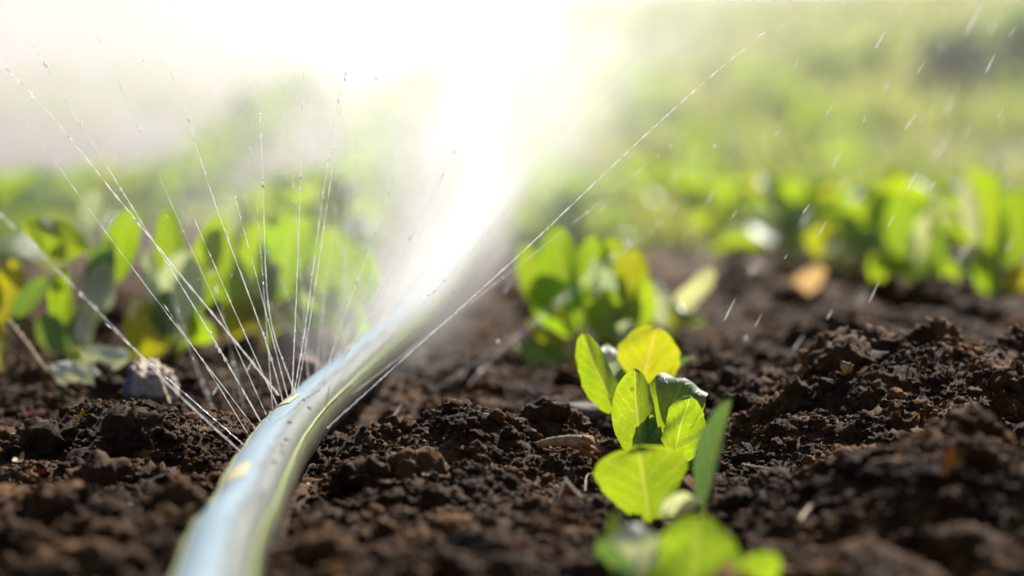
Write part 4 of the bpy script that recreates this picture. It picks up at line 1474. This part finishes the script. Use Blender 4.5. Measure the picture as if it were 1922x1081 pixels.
# the fan of jets further along the hose
for k in range(80):
    s = arc_at_px(660) + 0.02 + 0.03 * k
    if s > arc[-1] - 0.1:
        break
    p, r_, u_, t_ = hose_at(s)
    an = rng.uniform(-0.75, 0.75)
    ln = rng.uniform(0.35, 0.8)
    pts = [p + u_ * HR]
    for q in (0.33, 0.66, 1.0):
        pts.append(p + Vector((math.sin(an) * ln * q, 0.02 * q, HR + math.cos(an) * ln * q - 0.12 * q * q)))
    root = empty("water_jet", pts[0], "blurred white jet in the misty fan further along the hose", "water jet", "far water jets along the hose")
    c = catmull(pts, 8)
    V, F = tube(c, [0.0008 * (1 - 0.4 * i / len(c)) for i in range(len(c))], 5)
    obj("stream", mesh_py("stream", local(V, pts[0]), F), M_SOFT, root)

for k in range(46):
    s_ = rng.uniform(0.12, 0.95)
    th_ = R(rng.uniform(45, 165))
    V = np.array(DROPV[0]) * rng.uniform(0.0005, 0.0016)
    o = obj("droplet", mesh_np("droplet", V, np.array(DROPV[1])), M_BEAD, hose)
    o.location = hose_pt(s_, th_, 0.0001) - HO

# falling drops drawn out by their speed
DG = "falling water drops"
drop_me = []
for k in range(4):
    V = np.array(DROPV[0]) * np.array([[0.00035 + 0.00012 * k, 0.00035 + 0.00012 * k, 0.0036 + 0.0012 * k]])
    V[:, :2] *= (1 - 0.35 * V[:, 2:3] / 0.008)
    me = mesh_np("water_drop", V, np.array(DROPV[1]))
    me.materials.append(M_FALL)
    drop_me.append(me)
drop_px = [(1866, 205), (1880, 215), (1825, 240), (1790, 190), (1848, 175), (1775, 75), (1840, 15), (1815, 30), (1700, 70), (1905, 55), (1668, 155), (1700, 215), (1725, 230), (1465, 240), (1550, 195),
           (1780, 270), (1490, 130), (1615, 215), (1865, 30), (1470, 60), (1875, 310), (1750, 345), (1500, 385), (1520, 395), (1390, 370), (1372, 392), (1280, 320), (1345, 370), (1600, 350), (1535, 420),
           (1300, 445), (1408, 495), (1475, 490), (1620, 545), (1640, 550), (1360, 590), (1430, 600), (1805, 478), (1812, 462), (1895, 455), (878, 715), (770, 670), (958, 530), (735, 780), (1180, 410), (1120, 385),
           (1700, 330), (1860, 110), (1740, 130), (1900, 120), (1560, 300), (1640, 80), (1660, 410), (1905, 340), (1500, 640), (1560, 590), (1755, 660), (820, 560), (700, 300), (600, 500), (210, 420), (120, 300), (410, 720), (460, 690)]
for k, (px, py) in enumerate(drop_px):
    o = obj("water_drop", drop_me[k % 4])
    D = rng.choice([1.15, 1.25, 1.36, 1.5, 1.6, 1.75, 1.9])
    px, py = px + rng.uniform(-14, 14), py + rng.uniform(-14, 14)
    o.location = P(px, py, D)
    sl = R(31 + rng.uniform(-5, 6))
    o.rotation_euler = (rng.uniform(-0.2, 0.2), sl, 0)
    o.scale = (1, 1, rng.uniform(0.5, 1.35))
    tag(o, "slanting white water drop falling in front of the blurred field", "water drop", DG)
rd = mesh_np("water_drop", np.array(DROPV[0]) * 0.0011, np.array(DROPV[1]))
rd.materials.append(M_DROP)
for px, py, D, lab in [(1341, 274, 1.62, "round bright drop hanging above the right-hand row"), (1400, 634, 1.7, "round glinting drop over the dark soil right of the seedlings"),
                       (706, 148, 1.45, "single white drop high in the mist between the jets"), (935, 640, 1.65, "round drop over the soil right of the hose"), (803, 553, 1.5, "bright round drop beside the slanting jet")]:
    o = obj("water_drop", rd)
    o.location = P(px, py, D)
    tag(o, lab, "water drop", DG)


# fine droplets that fill the fan, nobody could count them
def fan_droplets(n):
    s = 1.45 + 3.5 * nrg.random(n) ** 1.6
    an = nrg.uniform(-0.8, 0.8, n)
    r = 0.08 + 0.6 * nrg.random(n) ** 0.8
    hx = np.interp(s, HX[:, 1], HX[:, 0])
    X = hx + np.sin(an) * r
    Z = 0.03 + np.cos(an) * r - 0.2 * (r / 0.7) ** 2 * 0.7
    pos = np.stack([X, s, Z], 1)
    rad = 0.00012 + 0.00038 * nrg.random(n) ** 3
    return scatter([ico(1)], pos, rad, 1.6)


V, F = fan_droplets(5000)
tag(obj("spray_droplets", mesh_np("spray_droplets", V, F), M_DROP), "fine white droplets filling the fan of spray", "droplets", kind="stuff")


def mist():
    y0, y1 = 1.60, 8.5
    a = np.interp([y0, y1], HX[:, 1], HX[:, 0])
    zc = 0.028
    ax = Vector((a[1] - a[0], y1 - y0, 0))
    ln = ax.length
    rot = math.atan2(-(a[1] - a[0]), y1 - y0)
    # wedge in local space: x across, y along the hose, z up
    T = 0.85
    prof = [(-0.06, -0.01), (0.06, -0.01), (T * 2.4, T), (-T * 2.3, T)]
    V = [(x, 0, z) for x, z in prof] + [(x, ln, z) for x, z in prof]
    F = [[0, 1, 2, 3], [7, 6, 5, 4]] + [[i, i + 4, (i + 1) % 4 + 4, (i + 1) % 4] for i in range(4)]
    bm = bmesh.new()
    vs = [bm.verts.new(v) for v in V]
    for f in F:
        bm.faces.new([vs[i] for i in f])
    bmesh.ops.recalc_face_normals(bm, faces=bm.faces)
    me = bpy.data.meshes.new("spray_mist")
    bm.to_mesh(me)
    bm.free()
    m, nt, out = new_mat("mist")
    tc = N(nt, "ShaderNodeTexCoord").outputs["Object"]
    sp = N(nt, "ShaderNodeSeparateXYZ")
    L(nt, tc, sp.inputs[0])
    x, y, z = sp.outputs
    zz = math_n(nt, 'MAXIMUM', z, 0.004)
    r2 = math_n(nt, 'SQRT', math_n(nt, 'ADD', math_n(nt, 'MULTIPLY', x, x), math_n(nt, 'MULTIPLY', zz, zz)))
    tn = math_n(nt, 'DIVIDE', x, zz)           # tangent of the angle from upright
    def edge(a0, a1):
        e = N(nt, "ShaderNodeMapRange")
        e.interpolation_type = 'SMOOTHSTEP'
        e.inputs[1].default_value = a0
        e.inputs[2].default_value = a1
        L(nt, tn, e.inputs[0])
        return e.outputs[0]

    core = math_n(nt, 'MULTIPLY', edge(1.4, 0.2), edge(-1.4, 0.3))
    veil = math_n(nt, 'MULTIPLY', edge(2.3, 0.3), edge(-2.4, -0.7))
    den = math_n(nt, 'DIVIDE', MIST_K, math_n(nt, 'ADD', r2, 0.06))
    den = math_n(nt, 'MULTIPLY', den, math_n(nt, 'ADD', math_n(nt, 'MULTIPLY', core, 0.8), math_n(nt, 'MULTIPLY', veil, 1.15)))
    hug = math_n(nt, 'POWER', 2.718, math_n(nt, 'MULTIPLY', math_n(nt, 'MULTIPLY', r2, r2), -420.0))
    den = math_n(nt, 'ADD', den, math_n(nt, 'MULTIPLY', hug, 1.3))
    st = N(nt, "ShaderNodeMapRange")
    st.interpolation_type = 'SMOOTHSTEP'
    st.inputs[1].default_value = 0.0
    st.inputs[2].default_value = 0.35
    L(nt, y, st.inputs[0])
    den = math_n(nt, 'MULTIPLY', den, st.outputs[0])
    cb = N(nt, "ShaderNodeCombineXYZ")
    L(nt, math_n(nt, 'MULTIPLY', tn, 9.0), cb.inputs[0])
    L(nt, math_n(nt, 'MULTIPLY', y, 2.5), cb.inputs[1])
    L(nt, math_n(nt, 'MULTIPLY', r2, 1.2), cb.inputs[2])
    nz = noise(nt, cb.outputs[0], 1.0, 2)
    nm = N(nt, "ShaderNodeMapRange")
    nm.inputs[1].default_value = 0.3; nm.inputs[2].default_value = 0.7
    nm.inputs[3].default_value = 0.2; nm.inputs[4].default_value = 1.8
    L(nt, nz, nm.inputs[0])
    den = math_n(nt, 'MULTIPLY', den, nm.outputs[0])
    v = N(nt, "ShaderNodeVolumePrincipled")
    v.inputs["Color"].default_value = (0.97, 0.975, 1.0, 1)
    v.inputs["Anisotropy"].default_value = 0.5
    L(nt, den, v.inputs["Density"])
    L(nt, v.outputs[0], out.inputs["Volume"])
    o = obj("spray_mist", me, m)
    o.location = (a[0], y0, zc)
    o.rotation_euler = (0, 0, rot)
    return tag(o, "white backlit mist of fine spray over the hose", "mist", kind="stuff")


MIST_K = 0.0165
mist()


def drifting_mist(label, x0, x1, y0, y1, z0, z1, density):
    """even veil of drifting spray over the far rows"""
    m, nt, out = new_mat("drifting_mist")
    v = N(nt, "ShaderNodeVolumePrincipled")
    v.inputs["Color"].default_value = (0.97, 0.975, 1.0, 1)
    v.inputs["Density"].default_value = density
    v.inputs["Anisotropy"].default_value = 0.5
    L(nt, v.outputs[0], out.inputs["Volume"])
    bm = bmesh.new()
    bmesh.ops.create_cube(bm, size=1.0)
    for q in bm.verts:
        q.co = Vector((x0 + (q.co.x + .5) * (x1 - x0), y0 + (q.co.y + .5) * (y1 - y0), z0 + (q.co.z + .5) * (z1 - z0)))
    me = bpy.data.meshes.new("drifting_mist")
    bm.to_mesh(me)
    bm.free()
    tag(obj("drifting_mist", me, m), label, "mist", kind="stuff")


drifting_mist("thin pale veil of drifting spray over the far rows on the right", 0.18, 8, 2.5, 13.5, -0.7, 2.7, 0.012)
drifting_mist("pale grey veil of drifting spray over the far rows on the left", -6, 0.175, 3.0, 11.0, -0.4, 2.2, 0.058)
